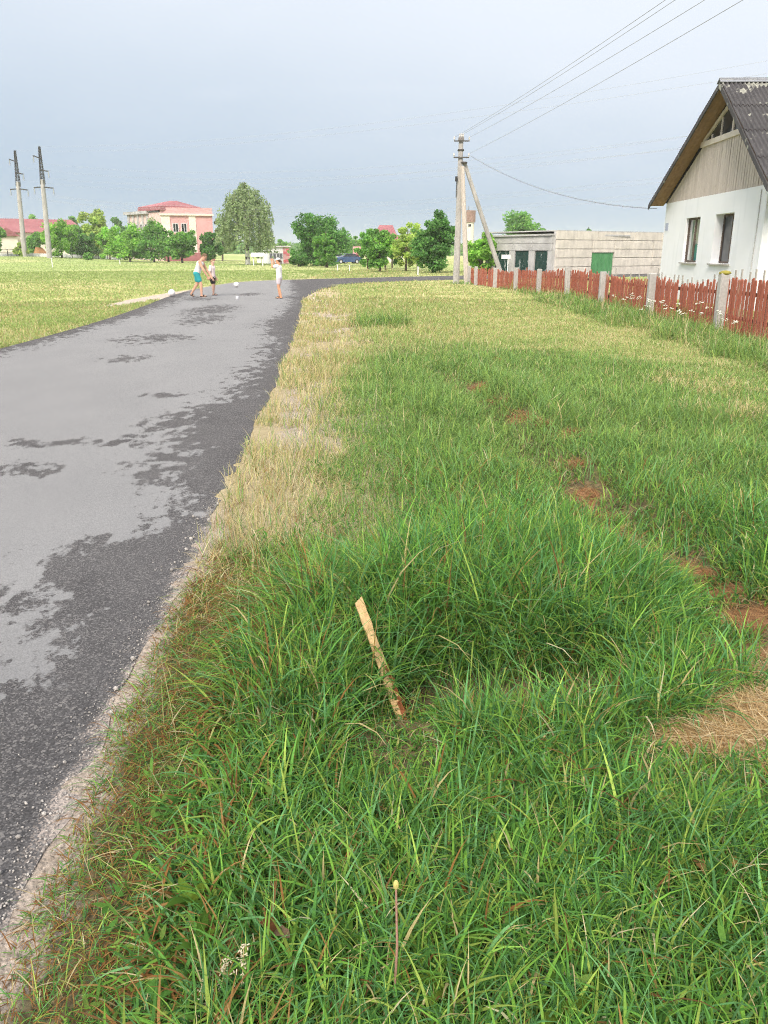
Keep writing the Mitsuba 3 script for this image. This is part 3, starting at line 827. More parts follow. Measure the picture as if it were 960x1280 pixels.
for k in range(len(POSTS) - 1):
    (xa, ya), (xb, yb) = POSTS[k], POSTS[k + 1]
    za, zb = float(ground_z(xa, ya)), float(ground_z(xb, yb))
    a, b = np.array([xa, ya, za]), np.array([xb, yb, zb])
    d = b - a
    ln = np.linalg.norm(d[:2]); t = d / ln
    nrm = np.array([-t[1], t[0], 0.0])                  # towards the road
    ha, hb = tops[k], tops[k + 1]
    for fr in (.30, .70):
        pts = np.array([a + [0, 0, ha * fr] - nrm * .03, b + [0, 0, hb * fr] - nrm * .03])
        mid = pts.mean(0)
        m = chamfer_box(ln, .035, .075, .006)
        M = np.eye(4); M[:3, 0] = t; M[:3, 1] = nrm; M[:3, 2] = [0, 0, 1]; M[:3, 3] = mid
        m.apply_transform(M)
        part(fence, 'rail', m, 'mat_plain', color=(.085, .045, .035))
    npk = int(ln / .15)
    for i in range(npk):
        q = (i + .5) / npk
        base = a + d * q
        lump = math.sin(math.pi * q)
        hh = (ha * (1 - q) + hb * q) * (.93 - .10 * lump * (k in (1, 2, 6))) + r3.normal(0, .04)
        w = r3.uniform(.078, .105)
        if k <= 1 and i % 2 or (k == 2 and i % 5 == 0):
            q2 = q + .5 / npk
            gm = box(-.022, .022, -.075, -.055, .3, hh + r3.uniform(.06, .24))
            gm.apply_transform(trimesh.transformations.rotation_matrix(r3.normal(0, .02), (0, 1, 0)))
            v = gm.vertices
            gm.vertices = (a + d * q2)[None] + v[:, :1] * t[None] + v[:, 1:2] * nrm[None] + np.column_stack([0 * v[:, 0], 0 * v[:, 0], v[:, 2]])
            part(fence, 'picket', gm, 'mat_greywood', label='thin grey unpainted picket behind the red ones')
        grey = r3.random() < .03
        foot = r3.uniform(.0, .05)
        pt = r3.uniform(.02, .09)
        poly = Polygon([(-w / 2, foot), (w / 2, foot), (w / 2, hh - pt), (r3.uniform(-.2, .2) * w, hh), (-w / 2, hh - pt * r3.random())])
        m = trimesh.creation.extrude_polygon(poly, .02, engine='earcut')
        v = m.vertices
        tilt = r3.normal(0, .018)
        off = (.012 + r3.uniform(0, .006)) if not grey else -.055
        along = v[:, 0] + v[:, 1] * tilt
        m.vertices = base[None] + along[:, None] * t[None] + (v[:, 2] + off)[:, None] * nrm[None] + np.column_stack([0 * along, 0 * along, v[:, 1]])
        if r3.random() < .015:
            continue
        part(fence, 'picket', m, 'mat_greywood' if grey else 'mat_redpaint')

# ------------------------------------------------------------------ concrete pole with strut, and its wires
pole = thing('utility_pole', 'paired concrete utility pole with a slanting strut beside the end of the red fence', 'utility pole')
B = on_ground(570, 355)
B[2] = ground_z(B[0], B[1]) - .2
top = at_depth(576.5, 172, B[1])


def square_pole(a, b, wa, wb):
    a, b = np.array(a, float), np.array(b, float)
    p = []
    for c, w in ((a, wa), (b, wb)):
        for sx in (-1, 1):
            for sy in (-1, 1):
                p += [c + [sx * w / 2, sy * w * .3, 0], c + [sx * w * .3, sy * w / 2, 0]]
    return trimesh.convex.convex_hull(np.array(p))


part(pole, 'post', square_pole(B, top, .34, .22), 'mat_concrete')
B2 = on_ground(584, 356); B2[1] = B[1] - .35; B2[0] += .05; B2[2] = -.2
t2 = at_depth(578, 208, B2[1])
part(pole, 'post', square_pole(B2, t2, .26, .2), 'mat_plank', label='shorter wooden post clamped to the concrete one')
sb = on_ground(633, 350); sb[1] = B[1] + .6; sb[0] = at_depth(633, 347, sb[1])[0]; sb[2] = -.3
t3 = at_depth(580, 202, B[1] + .1)
part(pole, 'strut', square_pole(sb, t3, .27, .2), 'mat_concrete')
part(pole, 'clamp', cat(box(top[0] - .16, top[0] + .16, top[1] - .16, top[1] + .16, top[2] - .62, top[2] - .56), box(t3[0] - .17, t3[0] + .15, t3[1] - .3, t3[1] + .2, t3[2] - .1, t3[2] - .04)), 'mat_plain', color=(.06, .055, .05))
TIERS = [top[2] - .18, top[2] - .95]
INS = []
for zt in TIERS:
    cr = part(pole, 'crossarm', box(top[0] - .38, top[0] + .42, top[1] - .2, top[1] - .15, zt - .03, zt + .03), 'mat_plain', color=(.10, .095, .09))
    for dx in (-.36, .40):
        ins = trimesh.creation.revolve(np.array([[0, 0], [.022, 0], [.022, .05], [.05, .06], [.05, .1], [.03, .13], [.04, .16], [0, .19]]), sections=10)
        ins.apply_translation((top[0] + dx, top[1] - .175, zt + .03))
        part(cr, 'insulator', ins, 'mat_satin', smooth=40, color=(.6, .58, .55))
        INS.append(np.array([top[0] + dx, top[1] - .175, zt + .17]))
for dx in (-.07, .02, .1):
    ins = trimesh.creation.revolve(np.array([[0, 0], [.02, 0], [.045, .06], [.045, .1], [.03, .13], [.04, .17], [0, .2]]), sections=10)
    ins.apply_translation((top[0] + dx, top[1], top[2] + .0))
    part(pole, 'insulator', ins, 'mat_satin', smooth=40, color=(.55, .53, .5))
cap = part(pole, 'cap_bracket', box(top[0] - .14, top[0] + .14, top[1] - .14, top[1] + .14, top[2] - .12, top[2] + .002), 'mat_plain', color=(.22, .20, .19))
jb = at_depth(571, 224, B[1]);
part(pole, 'junction_box', cat(box(jb[0] - .1, jb[0] + .02, B[1] - .25, B[1] - .13, jb[2] - .12, jb[2] + .12), tube([jb + [-.02, -.2, -.1], jb + [-.03, -.2, -.9]], .02, 6)), 'mat_plain', color=(.05, .05, .05))


def wire(a, b, sag, r, n=28):
    a, b = np.asarray(a, float), np.asarray(b, float)
    t = np.linspace(0, 1, n)[:, None]
    p = a + (b - a) * t
    p[:, 2] -= (4 * sag * t * (1 - t))[:, 0]
    return tube(p, r, 5, False)


ends = [(INS[0] + [0, 0, .0], (810, 0), 7.3), (INS[1], (856, 0), 7.15), (INS[3], (900, 0), 6.65), (top + [.1, 0, .17], (822, 0), 7.4)]
for (i0, px, zz), lab in zip(ends, ('leftmost', 'second from the right', 'rightmost', 'second from the left')):
    d = ray(*px)
    e = np.array([0, 0, EYE]) + d * ((zz - .35 - EYE) / d[2])
    e = i0 + (e - i0) * 1.75
    single('overhead_wire', wire(i0, e, .25, .0065), 'mat_plain', 'thin wire from the strutted pole overhead, ' + lab + ' of four', 'wire', group='low voltage wires from the strutted pole', color=(.36, .36, .37))
e = hp(S_FAR + .2, -.3, 3.25)
single('service_cable', wire(INS[3] + [.1, 0, -.1], e, .55, .012), 'mat_plain', 'dark cable sagging from the strutted pole to the eave of the white house', 'cable', color=(.24, .24, .25))

# ------------------------------------------------------------------ high voltage poles at the far left
HV = []
for (bx, by, tx, ty, lab, dep) in [(31, 321, 18.5, 188, 'leftmost concrete power pole with black lattice top, shorter of the pair', 160.0), (62, 323, 49, 183, 'taller and nearer concrete power pole with black lattice top standing in the field', 150.0)]:
    k = thing('power_pole', lab, 'power pole')
    a, b = at_depth(bx, by, dep), at_depth(tx, ty, dep)
    a[2] = ground_z(a[0], a[1]) - .5
    m_ = a + (b - a) * .72
    part(k, 'shaft', tube([a, m_], [.48, .36], 12), 'mat_concrete', smooth=40)
    lat = []
    for sx in (-1, 1):
        for sy in (-1, 1):
            o = np.array([sx * .3, sy * .3, 0])
            lat.append(tube([m_ + o - [0, 0, .8], b + o * .35], .07, 4))
    for q in range(9):
        f0, f1 = q / 9, (q + 1) / 9
        p0, p1 = m_ + (b - m_) * f0, m_ + (b - m_) * f1
        w0, w1 = .3 * (1 - .65 * f0), .3 * (1 - .65 * f1)
        sg = 1 if q % 2 else -1
        for sy in (-1, 1):
            lat.append(tube([p0 + [sg * w0, sy * w0, 0], p1 + [-sg * w1, sy * w1, 0]], .045, 4))
            lat.append(tube([p0 + [sy * w0, sg * w0, 0], p1 + [sy * w1, -sg * w1, 0]], .045, 4))
    part(k, 'lattice_top', cat(*lat), 'mat_plain', color=(.06, .06, .065))
    for fr, l0, l1, dz in ((.90, -2.0, .3, .9), (.80, -.3, 1.9, -.2), (.655, -2.6, 2.9, .0)):
        p = a + (b - a) * fr
        ar = np.array([.82, -.55, 0])
        arm = cat(tube([p + ar * l0 + [0, 0, dz * .6 if l0 < -1 else 0], p, p + ar * l1 + [0, 0, -.3 if l1 > 1 else 0]], .11, 5))
        ka = part(k, 'crossarm', arm, 'mat_plain', color=(.07, .07, .075))
        for l_ in (l0, l1):
            if abs(l_) > 1:
                e = p + ar * l_ + [0, 0, (dz * .6 if l_ < 0 else -.3)]
                part(ka, 'insulator', tube([e, e - [0, 0, .5], e - [0, 0, 1.1]], [.07, .12, .07], 6), 'mat_plain', color=(.35, .36, .38))
                HV.append(e - [0, 0, 1.1])
    HV.append(b)
# where those lines pass on the right, at the next poles out of the frame
for i, (p, (px, py, Yr)) in enumerate(zip(HV, [(1150, 150, 66), (1150, 140, 64), (1150, 190, 63), (1150, 215, 62), (1150, 60, 65), (1150, 128, 72), (1150, 120, 70), (1150, 180, 69), (1150, 205, 67), (1150, 40, 70)])):
    e = at_depth(px, py, Yr)
    which = ['upper left arm', 'middle right arm', 'lowest arm, left end,', 'lowest arm, right end,', 'very top'][i % 5] + ' of the ' + ('shorter' if i < 5 else 'taller') + ' power pole'
    single('high_voltage_line', wire(p, e, 3.2 if i not in (4, 9) else 2.2, .010, 40), 'mat_plain', 'faint power line from the ' + which, 'power line', group='high voltage lines across the sky', color=(.42, .43, .45))

# ------------------------------------------------------------------ trees
LEAF = {k_: [tuple(3.0 * np.array(c_)) for c_ in v_] for k_, v_ in {'fresh': [(.115, .21, .040), (.145, .245, .05), (.09, .175, .035)], 'deep': [(.050, .115, .032), (.068, .14, .035), (.040, .09, .028)], 'mid': [(.075, .155, .038), (.10, .185, .042), (.055, .125, .033)],
        'birch': [(.125, .16, .08), (.15, .185, .095), (.10, .135, .068)], 'yellow': [(.16, .21, .055), (.20, .235, .07), (.13, .19, .05)]}.items()}


def leaf_quads(C, S, col, g, flat=.0):
    m = len(C)
    n_ = g.normal(size=(m, 3)); n_[:, 2] = np.abs(n_[:, 2]) + .25
    n_ /= np.linalg.norm(n_, axis=1, keepdims=True)
    a = np.cross(n_, g.normal(size=(m, 3))); a /= np.linalg.norm(a, axis=1, keepdims=True)
    b = np.cross(n_, a)
    S = S[:, None]
    v = np.stack([C - a * S, C + b * S * .55, C + a * S, C - b * S * .55], 1).reshape(-1, 3)
    f = (np.arange(m) * 4)[:, None, None] + np.array([[0, 1, 2], [0, 2, 3]])[None]
    return trimesh.Trimesh(v, f.reshape(-1, 3), process=False), np.repeat(col, 4, axis=0)


def crown_points(g, n, c, r, clumps, csize, floor=None):
    """Leaf positions in clumps spread through an uneven ellipsoid; fuller near the surface, with gaps between the clumps."""
    nl = 7
    lo = g.normal(size=(nl, 3)); lo /= np.linalg.norm(lo, axis=1, keepdims=True)
    lo = lo * g.uniform(.30, .62, (nl, 1)) * [1, 1, 1.05]
    lr = g.uniform(.38, .62, nl)
    lo[0], lr[0] = (0, 0, -.35), .72
    which = g.integers(0, nl, clumps)
    d = g.normal(size=(clumps, 3)); d /= np.linalg.norm(d, axis=1, keepdims=True)
    rad = g.uniform(.3, 1.0, clumps) ** .5
    cc = c + (lo[which] + d * (rad * lr[which])[:, None]) * r
    k = g.integers(0, clumps, n)
    o = g.normal(size=(n, 3))
    o /= np.linalg.norm(o, axis=1, keepdims=True)
    o *= (g.random(n) ** .45)[:, None]
    sz = csize * g.uniform(.55, 1.25, clumps)
    p = cc[k] + o * sz[k][:, None] * [1, 1, .8]
    if floor is not None:
        p[:, 2] = np.maximum(p[:, 2], floor + g.random(n) * .6)
    return p, k, cc


def tree(name, label, category, px, base_y, w_px, top_y, kind='mid', depth=None, trunk=.16, n=5200, clumps=60, leaf=.17, group=None, birch=False, bush=False, seed=0, shape=1.0, skirt=.06):
    g = np.random.default_rng(seed + 1000)
    if depth is None:
        base = on_ground(px, base_y)
    else:
        base = at_depth(px, base_y, depth)
    base[2] = ground_z(base[0], base[1])
    Y = base[1]
    topz = at_depth(px, top_y, Y)[2]
    H_ = topz - base[2]
    W_ = w_px / F_PX * (CP * Y) / 2
    key = thing(name, label, category, group)
    tz = H_ * (skirt if not bush else .05)
    tr = max(trunk, H_ * .014)
    bend = g.normal(0, .03, 2) * H_
    pts = np.array([base - [0, 0, .2], base + [bend[0] * .3, bend[1] * .3, H_ * .3], base + [bend[0], bend[1], H_ * .8]])
    bark = 'mat_birch' if birch else 'mat_bark'
    tk = part(key, 'trunk' if not bush else 'stem', tube(pts, [tr * 1.25, tr * .8, tr * .2], 8), bark, smooth=50)
    c = base + [bend[0] * .6, bend[1] * .6, tz + (H_ - tz) / 2]
    r = np.array([W_, W_, (H_ - tz) / 2])
    cols = np.array(LEAF[kind])
    p, k, cc = crown_points(g, n, c, r * np.array([1.08, 1.08, 1.0]), clumps, max(W_, .6) * .27, base[2] + (.1 if bush else tz * .8))
    if not birch:
        # wider low down or high up
        f = (p[:, 2] - c[2]) / r[2]
        p[:, :2] = c[:2] + (p[:, :2] - c[:2]) * (1 + (shape - 1) * np.clip(f, -1, 1))[:, None]
    limbs = []
    for q in cc[g.permutation(len(cc))[:min(14, len(cc))]]:
        st = pts[0] + (pts[2] - pts[0]) * g.uniform(.3, .75)
        limbs.append(tube([st, (st + q) / 2 + [0, 0, -.03 * H_], q], [tr * .45, tr * .28, tr * .1], 5))
    part(key, 'limb', cat(*limbs), bark, kind='stuff')
    if birch:
        strands = []
        ks = []
        ns = 420
        d = g.normal(size=(ns, 3)); d[:, 2] = np.abs(d[:, 2]) * 1.1 - .35
        d /= np.linalg.norm(d, axis=1, keepdims=True)
        hz = base[2] + H_ * .52 + d[:, 2] * H_ * .47
        fz = np.clip((hz - base[2]) / H_, 0, 1)
        wdt = W_ * (.80 + .26 * np.clip(1 - fz, 0, 1) ** .8) * np.sqrt(np.clip((1.03 - fz) / .16, .12, 1)) * (.8 + .45 * meshkit.noise(np.column_stack([np.arctan2(d[:, 1], d[:, 0]) * 1.2, fz * 5, 0 * fz]), 4))
        st = np.column_stack([base[0] + d[:, 0] * wdt * 1.05 * g.uniform(.55, 1, ns), base[1] + d[:, 1] * wdt * g.uniform(.55, 1, ns), hz])
        per = n // ns
        t = g.random((ns, per)) ** .8
        ln = g.uniform(.16, .34, ns) * H_
        low = base[2] + H_ * g.uniform(.06, .2, ns)
        q = np.stack([st[:, None, 0] + g.normal(0, .12, (ns, per)) + d[:, None, 0] * .5 * t, st[:, None, 1] + g.normal(0, .12, (ns, per)) + d[:, None, 1] * .5 * t, np.maximum(st[:, None, 2] - t * ln[:, None], low[:, None])], -1)
        p = q.reshape(-1, 3); k = np.repeat(np.arange(ns), per)
        twigs = [tube([s_, s_ + [d_[0] * .3, d_[1] * .3, -l_ * .5], s_ + [d_[0] * .5, d_[1] * .5, -l_]], [.03, .02, .01], 3, False) for s_, d_, l_ in zip(st[::6], d[::6], ln[::6])]
        part(key, 'twig', cat(*twigs), 'mat_bark', kind='stuff')
    tint = g.uniform(.8, 1.2, (int(k.max()) + 1, 1))
    col = cols[g.integers(0, len(cols), len(p))] * tint[k] * g.uniform(.8, 1.2, (len(p), 1))
    S = leaf * max(1.0, Y / 95) * g.uniform(.6, 1.3, len(p))
    m, vc = leaf_quads(p, S, col, g)
    part(key, 'crown', m, 'mat_leaf', color=vc)
    return key


TREES = [
    # name, label, category, px, base, width, top, kind, kwargs
    ('birch_tree', 'tall drooping birch with long hanging twigs, the tallest tree in the row', 'tree', 310, 331, 66, 226, 'birch', dict(birch=True, n=15000, leaf=.15, trunk=.3)),
    ('tree', 'broad dark green tree with a pointed top just right of the girl with raised arms', 'tree', 400, 333, 84, 261, 'deep', dict(n=12000, clumps=95, seed=1, skirt=.0)),
    ('tree', 'lighter green round tree standing in front of the broad dark one', 'tree', 408, 334, 38, 278, 'mid', dict(n=7000, clumps=50, seed=2, depth=94, skirt=.06)),
    ('tree', 'large leafy tree immediately left of the strutted utility pole', 'tree', 542, 342, 58, 261, 'deep', dict(n=11000, clumps=80, seed=3, skirt=.0, depth=70, leaf=.14)),
    ('tree', 'fresh green bushy tree behind the end of the fence', 'tree', 601, 345, 50, 279, 'fresh', dict(n=7000, clumps=50, seed=4, depth=66, leaf=.14, skirt=.05)),
    ('tree', 'slim open tree with a thin bare stem, left of the yellowish young tree', 'tree', 475, 342, 42, 279, 'mid', dict(n=6500, clumps=46, seed=5, depth=72, leaf=.12, trunk=.09, skirt=.08)),
    ('tree', 'thin yellowish young tree next to the large tree by the pole', 'tree', 507, 342, 40, 275, 'yellow', dict(n=5000, clumps=40, seed=6, depth=76, leaf=.12, trunk=.10, skirt=.1)),
    ('tree', 'narrow young tree in the middle gap right of the dark broad tree', 'tree', 460, 338, 30, 289, 'mid', dict(n=4200, clumps=34, seed=7, depth=84, leaf=.12, trunk=.08, skirt=.06)),
    ('tree', 'small open tree between the slim tree and the yellowish young tree', 'tree', 490, 339, 40, 281, 'mid', dict(n=5200, clumps=38, seed=27, depth=88, leaf=.13, trunk=.08, skirt=.06)),
    ('tree', 'round tree with visible stems in front of the pink building', 'tree', 228, 329, 46, 274, 'mid', dict(n=7000, clumps=55, seed=8, skirt=.06)),
    ('tree', 'small round dark tree between the pink building and the birch', 'tree', 265, 329, 34, 289, 'deep', dict(n=5000, clumps=40, seed=9, skirt=.05)),
    ('bush', 'wide bright green bush in front of the left end of the pink building', 'bush', 163, 328, 62, 278, 'fresh', dict(bush=True, shape=.72, n=7500, clumps=60, seed=10)),
    ('bush', 'second bright green bush adjoining the round tree before the pink building', 'bush', 193, 328, 54, 280, 'mid', dict(bush=True, shape=.72, n=7000, clumps=55, seed=11)),
    ('tree', 'olive green taller tree behind the bushes to the left of the pink building', 'tree', 122, 325, 48, 262, 'yellow', dict(n=6000, clumps=50, seed=12, depth=175, skirt=.03)),
    ('tree', 'dark small tree under the olive green one', 'tree', 108, 325, 36, 286, 'deep', dict(n=4000, clumps=40, seed=13, depth=160, skirt=.06)),
    ('tree', 'leafy green tree immediately right of the taller power pole', 'tree', 78, 324, 50, 265, 'fresh', dict(n=7000, clumps=60, seed=14, depth=156, skirt=.04)),
    ('tree', 'dark green tree between the two power poles', 'tree', 45, 323, 30, 284, 'mid', dict(n=3800, clumps=34, seed=15, depth=168, skirt=.03)),
    ('tree', 'green tree cut by the left edge of the picture', 'tree', -6, 322, 34, 276, 'mid', dict(n=5000, clumps=40, seed=16, depth=158, skirt=.1)),
    ('bush', 'low round bush in the field near the taller power pole', 'bush', 112, 328, 16, 316, 'mid', dict(bush=True, shape=.72, n=1800, clumps=16, seed=17, depth=150)),
    ('tree', 'pale distant tree rising behind the red roof at the left edge', 'tree', 12, 318, 46, 262, 'mid', dict(n=3500, clumps=40, seed=18, depth=320)),
    ('tree', 'pale distant tree behind the red roof between the power poles', 'tree', 42, 318, 30, 266, 'mid', dict(n=2500, clumps=30, seed=19, depth=310)),
    ('tree', 'distant dark tree top behind the red roof right of the power poles', 'tree', 95, 318, 22, 264, 'deep', dict(n=2500, clumps=30, seed=20, depth=260)),
    ('tree', 'distant tree top left of the pink building roof', 'tree', 142, 318, 30, 266, 'deep', dict(n=2800, clumps=30, seed=21, depth=250)),
    ('tree', 'grey green tree showing above the right end of the pink building', 'tree', 262, 318, 24, 251, 'mid', dict(n=3000, clumps=30, seed=22, depth=230)),
    ('tree', 'olive tree between the pink building and the birch', 'tree', 278, 322, 26, 266, 'birch', dict(n=4200, clumps=34, seed=23, depth=170)),
    ('tree', 'broad pale tree behind the concrete garage', 'tree', 652, 318, 66, 267, 'mid', dict(n=9000, clumps=70, seed=54, depth=170)),
    ('tree', 'tiny tree top with two spread boughs behind the concrete panel wall', 'tree', 736, 318, 28, 271, 'mid', dict(n=1100, clumps=9, seed=25, depth=110, leaf=.2)),
    ('tree', 'distant hazy tree in the gap between the birch and the dark broad tree', 'tree', 352, 320, 18, 294, 'mid', dict(n=1600, clumps=20, seed=26, depth=260)),
    ('tree', 'reddish brown thin tree left of the large tree by the pole', 'tree', 522, 341, 34, 282, 'yellow', dict(n=3600, clumps=32, seed=28, depth=82, leaf=.12, trunk=.09, skirt=.12)),
    ('tree', 'distant green tree above the pink roof in the middle', 'tree', 495, 322, 30, 281, 'mid', dict(n=2400, clumps=26, seed=29, depth=180)),
    ('tree', 'far tree filling the gap right of the dark broad tree', 'tree', 447, 322, 22, 292, 'mid', dict(n=1800, clumps=22, seed=30, depth=190)),
    ('bush', 'low green bush in front of the far left building, beside the shorter power pole', 'bush', 26, 323, 20, 300, 'yellow', dict(bush=True, shape=.72, n=2600, clumps=24, seed=41, depth=160)),
    ('tree', 'leafy tree between the olive green tree and the tree beside the taller pole', 'tree', 98, 325, 30, 282, 'mid', dict(n=4200, clumps=40, seed=42, depth=170, skirt=.02)),
    ('bush', 'bright bush filling the gap at the left end of the wide bright green bush', 'bush', 138, 328, 36, 284, 'fresh', dict(bush=True, shape=.72, n=4200, clumps=36, seed=43, depth=158)),
    ('bush', 'green bush between the second bright bush and the tree with visible stems', 'bush', 211, 328, 28, 288, 'mid', dict(bush=True, shape=.72, n=3200, clumps=30, seed=44, depth=150)),
    ('tree', 'small leafy tree in the middle gap, right of the slim open tree', 'tree', 482, 341, 34, 288, 'fresh', dict(n=4600, clumps=38, seed=45, depth=80, leaf=.13, trunk=.08, skirt=.05)),
    ('tree', 'leafy tree close against the left side of the large tree by the pole', 'tree', 522, 342, 30, 280, 'mid', dict(n=4400, clumps=36, seed=46, depth=90, leaf=.14, trunk=.1, skirt=.04)),
    ('tree', 'green tree in the gap between the narrow young tree and the slim open tree', 'tree', 468, 338, 26, 285, 'mid', dict(n=3600, clumps=32, seed=47, depth=100, trunk=.1, skirt=.04)),
    ('bush', 'dark low bush at the foot of the broad dark tree', 'bush', 374, 334, 26, 316, 'deep', dict(bush=True, shape=.72, n=2600, clumps=24, seed=48, depth=100)),
    ('tree', 'far green tree above the pink shed', 'tree', 434, 322, 40, 295, 'mid', dict(n=3400, clumps=34, seed=49, depth=220)),
    ('tree', 'yellow green tree joining the large tree by the pole on its left', 'tree', 512, 322, 26, 277, 'yellow', dict(n=4400, clumps=34, seed=31, depth=120)),
]
for a in TREES:
    tree(*a[:7], kind=a[7], **a[8])

# far belt of woods on the horizon
g = np.random.default_rng(77)
n = 26000
ang = np.radians(g.uniform(-34, 34, n)); R_ = g.uniform(420, 640, n)
X, Y = R_ * np.sin(ang), R_ * np.cos(ang)
hh = 4.5 + 4 * meshkit.fbm(np.stack([X * .03, Y * .03, 0 * X], -1), 4, 3)
p = np.column_stack([X, Y, g.random(n) ** .7 * hh])
m, vc = leaf_quads(p, g.uniform(.9, 2.0, n), np.array(LEAF['mid'])[g.integers(0, 3, n)] * g.uniform(.6, 1.0, (n, 1)), g)
scene['far_woods'] = mikit.ply(m, 'mat_leaf', False, color=vc)
say('far_woods', 'low belt of distant trees along the horizon', 'woods', kind='stuff')


# ------------------------------------------------------------------ buildings
def frame_from(a, b):
    """A mapper from (along a->b, depth away from the viewer, z) to the world."""
    a, b = np.array(a[:2], float), np.array(b[:2], float)
    t = (b - a) / np.linalg.norm(b - a)
    n_ = np.array([-t[1], t[0]])
    if n_ @ (a + b) < 0:
        n_ = -n_

    def go(m):
        m = m.copy()
        v = m.vertices
        q = a[None] + v[:, :1] * t + v[:, 1:2] * n_
        m.vertices = np.column_stack([q, v[:, 2]])
        if t[0] * n_[1] - t[1] * n_[0] < 0:
            m.faces = m.faces[:, ::-1]
        return m
    return go, np.linalg.norm(b - a)


# concrete garage: panel wing and bay wing meeting at a corner
C0 = at_depth(695, 316, 60.0)[:2]
R1 = C0 + 13.5 * np.array([.83, .56])
L1 = C0 + 7.6 * np.array([-.56, .83])
garage = thing('garage', 'unpainted concrete panel garage with green doors behind the red fence', 'garage')
go, ln = frame_from(C0, R1)
z_top = at_depth(695, 288, 60.0)[2]
g5 = np.random.default_rng(9)
dx0, dx1 = 3.75, 6.15
zs = [0, .62, 1.24, 1.86, 2.48, z_top]
w1 = part(garage, 'wall', go(cat(box(0, ln, .12, .3, -.2, z_top - .05), box(ln - .25, ln, .3, 8, -.2, z_top - .05))), 'mat_panel_grey')
for r in range(5):
    x = 0.0
    seams = [0, dx0 - .0, dx1 + .0, 10.6, ln] if r < 4 else [0, 4.3, 8.4, 11.6, ln]
    for x0, x1 in zip(seams[:-1], seams[1:]):
        if r < 3 and abs(x0 - dx0) < .01:
            continue
        j = .018
        pm = chamfer_box(x1 - x0 - 2 * j, .14, zs[r + 1] - zs[r] - 2 * j, .015)
        pm.apply_translation(((x0 + x1) / 2, .06 + g5.uniform(-.012, .012), (zs[r] + zs[r + 1]) / 2))
        part(w1, 'panel', go(pm), 'mat_panel')
dz = 1.62
pm = chamfer_box(dx1 - dx0, .14, 1.86 - dz - .01, .01); pm.apply_translation(((dx0 + dx1) / 2, .06, (1.86 + dz) / 2))
part(w1, 'lintel', go(pm), 'mat_panel')
dk = part(garage, 'door', go(box(dx0 + .05, dx1 - .05, .075, .115, -.1, dz)), 'mat_green_metal', label='bright green sheet metal door in the panel wall')
for x in np.linspace(dx0 + .35, dx1 - .35, 5):
    part(dk, 'rib', go(box(x - .02, x + .02, .05, .073, -.1, dz - .03)), 'mat_green_metal')
part(garage, 'roof', go(cat(box(.0, ln, .0, 8.2, z_top - .045, z_top + .03))), 'mat_panel_grey')
go2, ln2 = frame_from(C0 + np.array([-.35, .05]), L1)
zt2 = z_top - .34
bays = [(.35, 1.75), (2.35, 3.95), (4.55, 6.3)]
post = []
edges = [0.0] + [e for b_ in bays for e in b_] + [ln2]
w2 = part(garage, 'wall', go2(box(0, ln2, .26, .34, -.2, zt2 - .1)), 'mat_panel_grey')
for i in range(0, len(edges), 2):
    part(w2, 'pillar', go2(box(edges[i], edges[i + 1], 0, .25, -.2, 1.74)), 'mat_panel_grey')
xx = 0
for x0, x1 in ((0, 2.05), (2.05, 4.25), (4.25, ln2)):
    for z0, z1 in ((1.75, 2.24), (2.25, zt2)):
        pm = chamfer_box(x1 - x0 - .02, .3, z1 - z0 - .012, .012); pm.apply_translation(((x0 + x1) / 2, .16 + g5.uniform(-.01, .01), (z0 + z1) / 2))
        part(w2, 'panel', go2(pm), 'mat_panel_grey')
for a, b in bays:
    dk = part(garage, 'door', go2(cat(box(a + .01, (a + b) / 2 - .01, .12, .17, -.1, 1.74), box((a + b) / 2 + .01, b - .01, .12, .17, -.1, 1.74))), 'mat_dark_green', label='dark green double garage door')
    part(dk, 'bracing', go2(cat(box(a + .03, b - .03, .095, .118, 1.4, 1.5), box(a + .03, b - .03, .095, .118, .5, .6))), 'mat_dark_green')
part(garage, 'roof', go2(box(-.05, ln2 + .05, -.12, 8.0, zt2 + .003, zt2 + .12)), 'mat_panel_grey')

# small white sign by the garage
S0 = at_depth(632, 330, 52.0)
sg = thing('sign', 'small plain white sign board on a thin post between the pole strut and the garage', 'sign')
zt = at_depth(632, 321, 52.0)[2]
part(sg, 'board', box(S0[0] - .28, S0[0] + .28, 51.98, 52.02, zt - .12, zt + .12), 'mat_satin', color=(.8, .8, .8))
part(sg, 'post', tube([[S0[0] + .15, 52.06, -.2], [S0[0] + .15, 52.06, zt + .08]], .035, 8), 'mat_satin', color=(.75, .75, .75))

# brick water tower
Yt = 260.0
wt = thing('water_tower', 'brick water tower with a wider dark tank behind the strutted pole', 'water tower')
c = at_depth(587, 290, Yt)
zA, zB, zC = at_depth(587, 278, Yt)[2], at_depth(587, 263, Yt)[2], at_depth(587, 258, Yt)[2]
pr_ = 1.0 * CP * Yt / F_PX
m = trimesh.creation.cylinder(5.2 * pr_, zA, sections=14); m.apply_translation((c[0], Yt, zA / 2))
part(wt, 'shaft', m, 'mat_cream_wall', smooth=40)
m = trimesh.creation.cylinder(6.8 * pr_, zB - zA, sections=14); m.apply_translation((c[0], Yt, (zA + zB) / 2))
part(wt, 'tank', m, 'mat_brick')
part(wt, 'window', box(c[0] - 2.4 * pr_, c[0] + 1 * pr_, Yt - 5.6 * pr_, Yt - 5.0 * pr_, zA - 5 * pr_, zA - 2.2 * pr_), 'mat_pane')
part(wt, 'mast', tube([[c[0] - 2 * pr_, Yt, zB - .1], [c[0] - 2 * pr_, Yt, zC]], .12, 5), 'mat_plain', color=(.2, .2, .2))


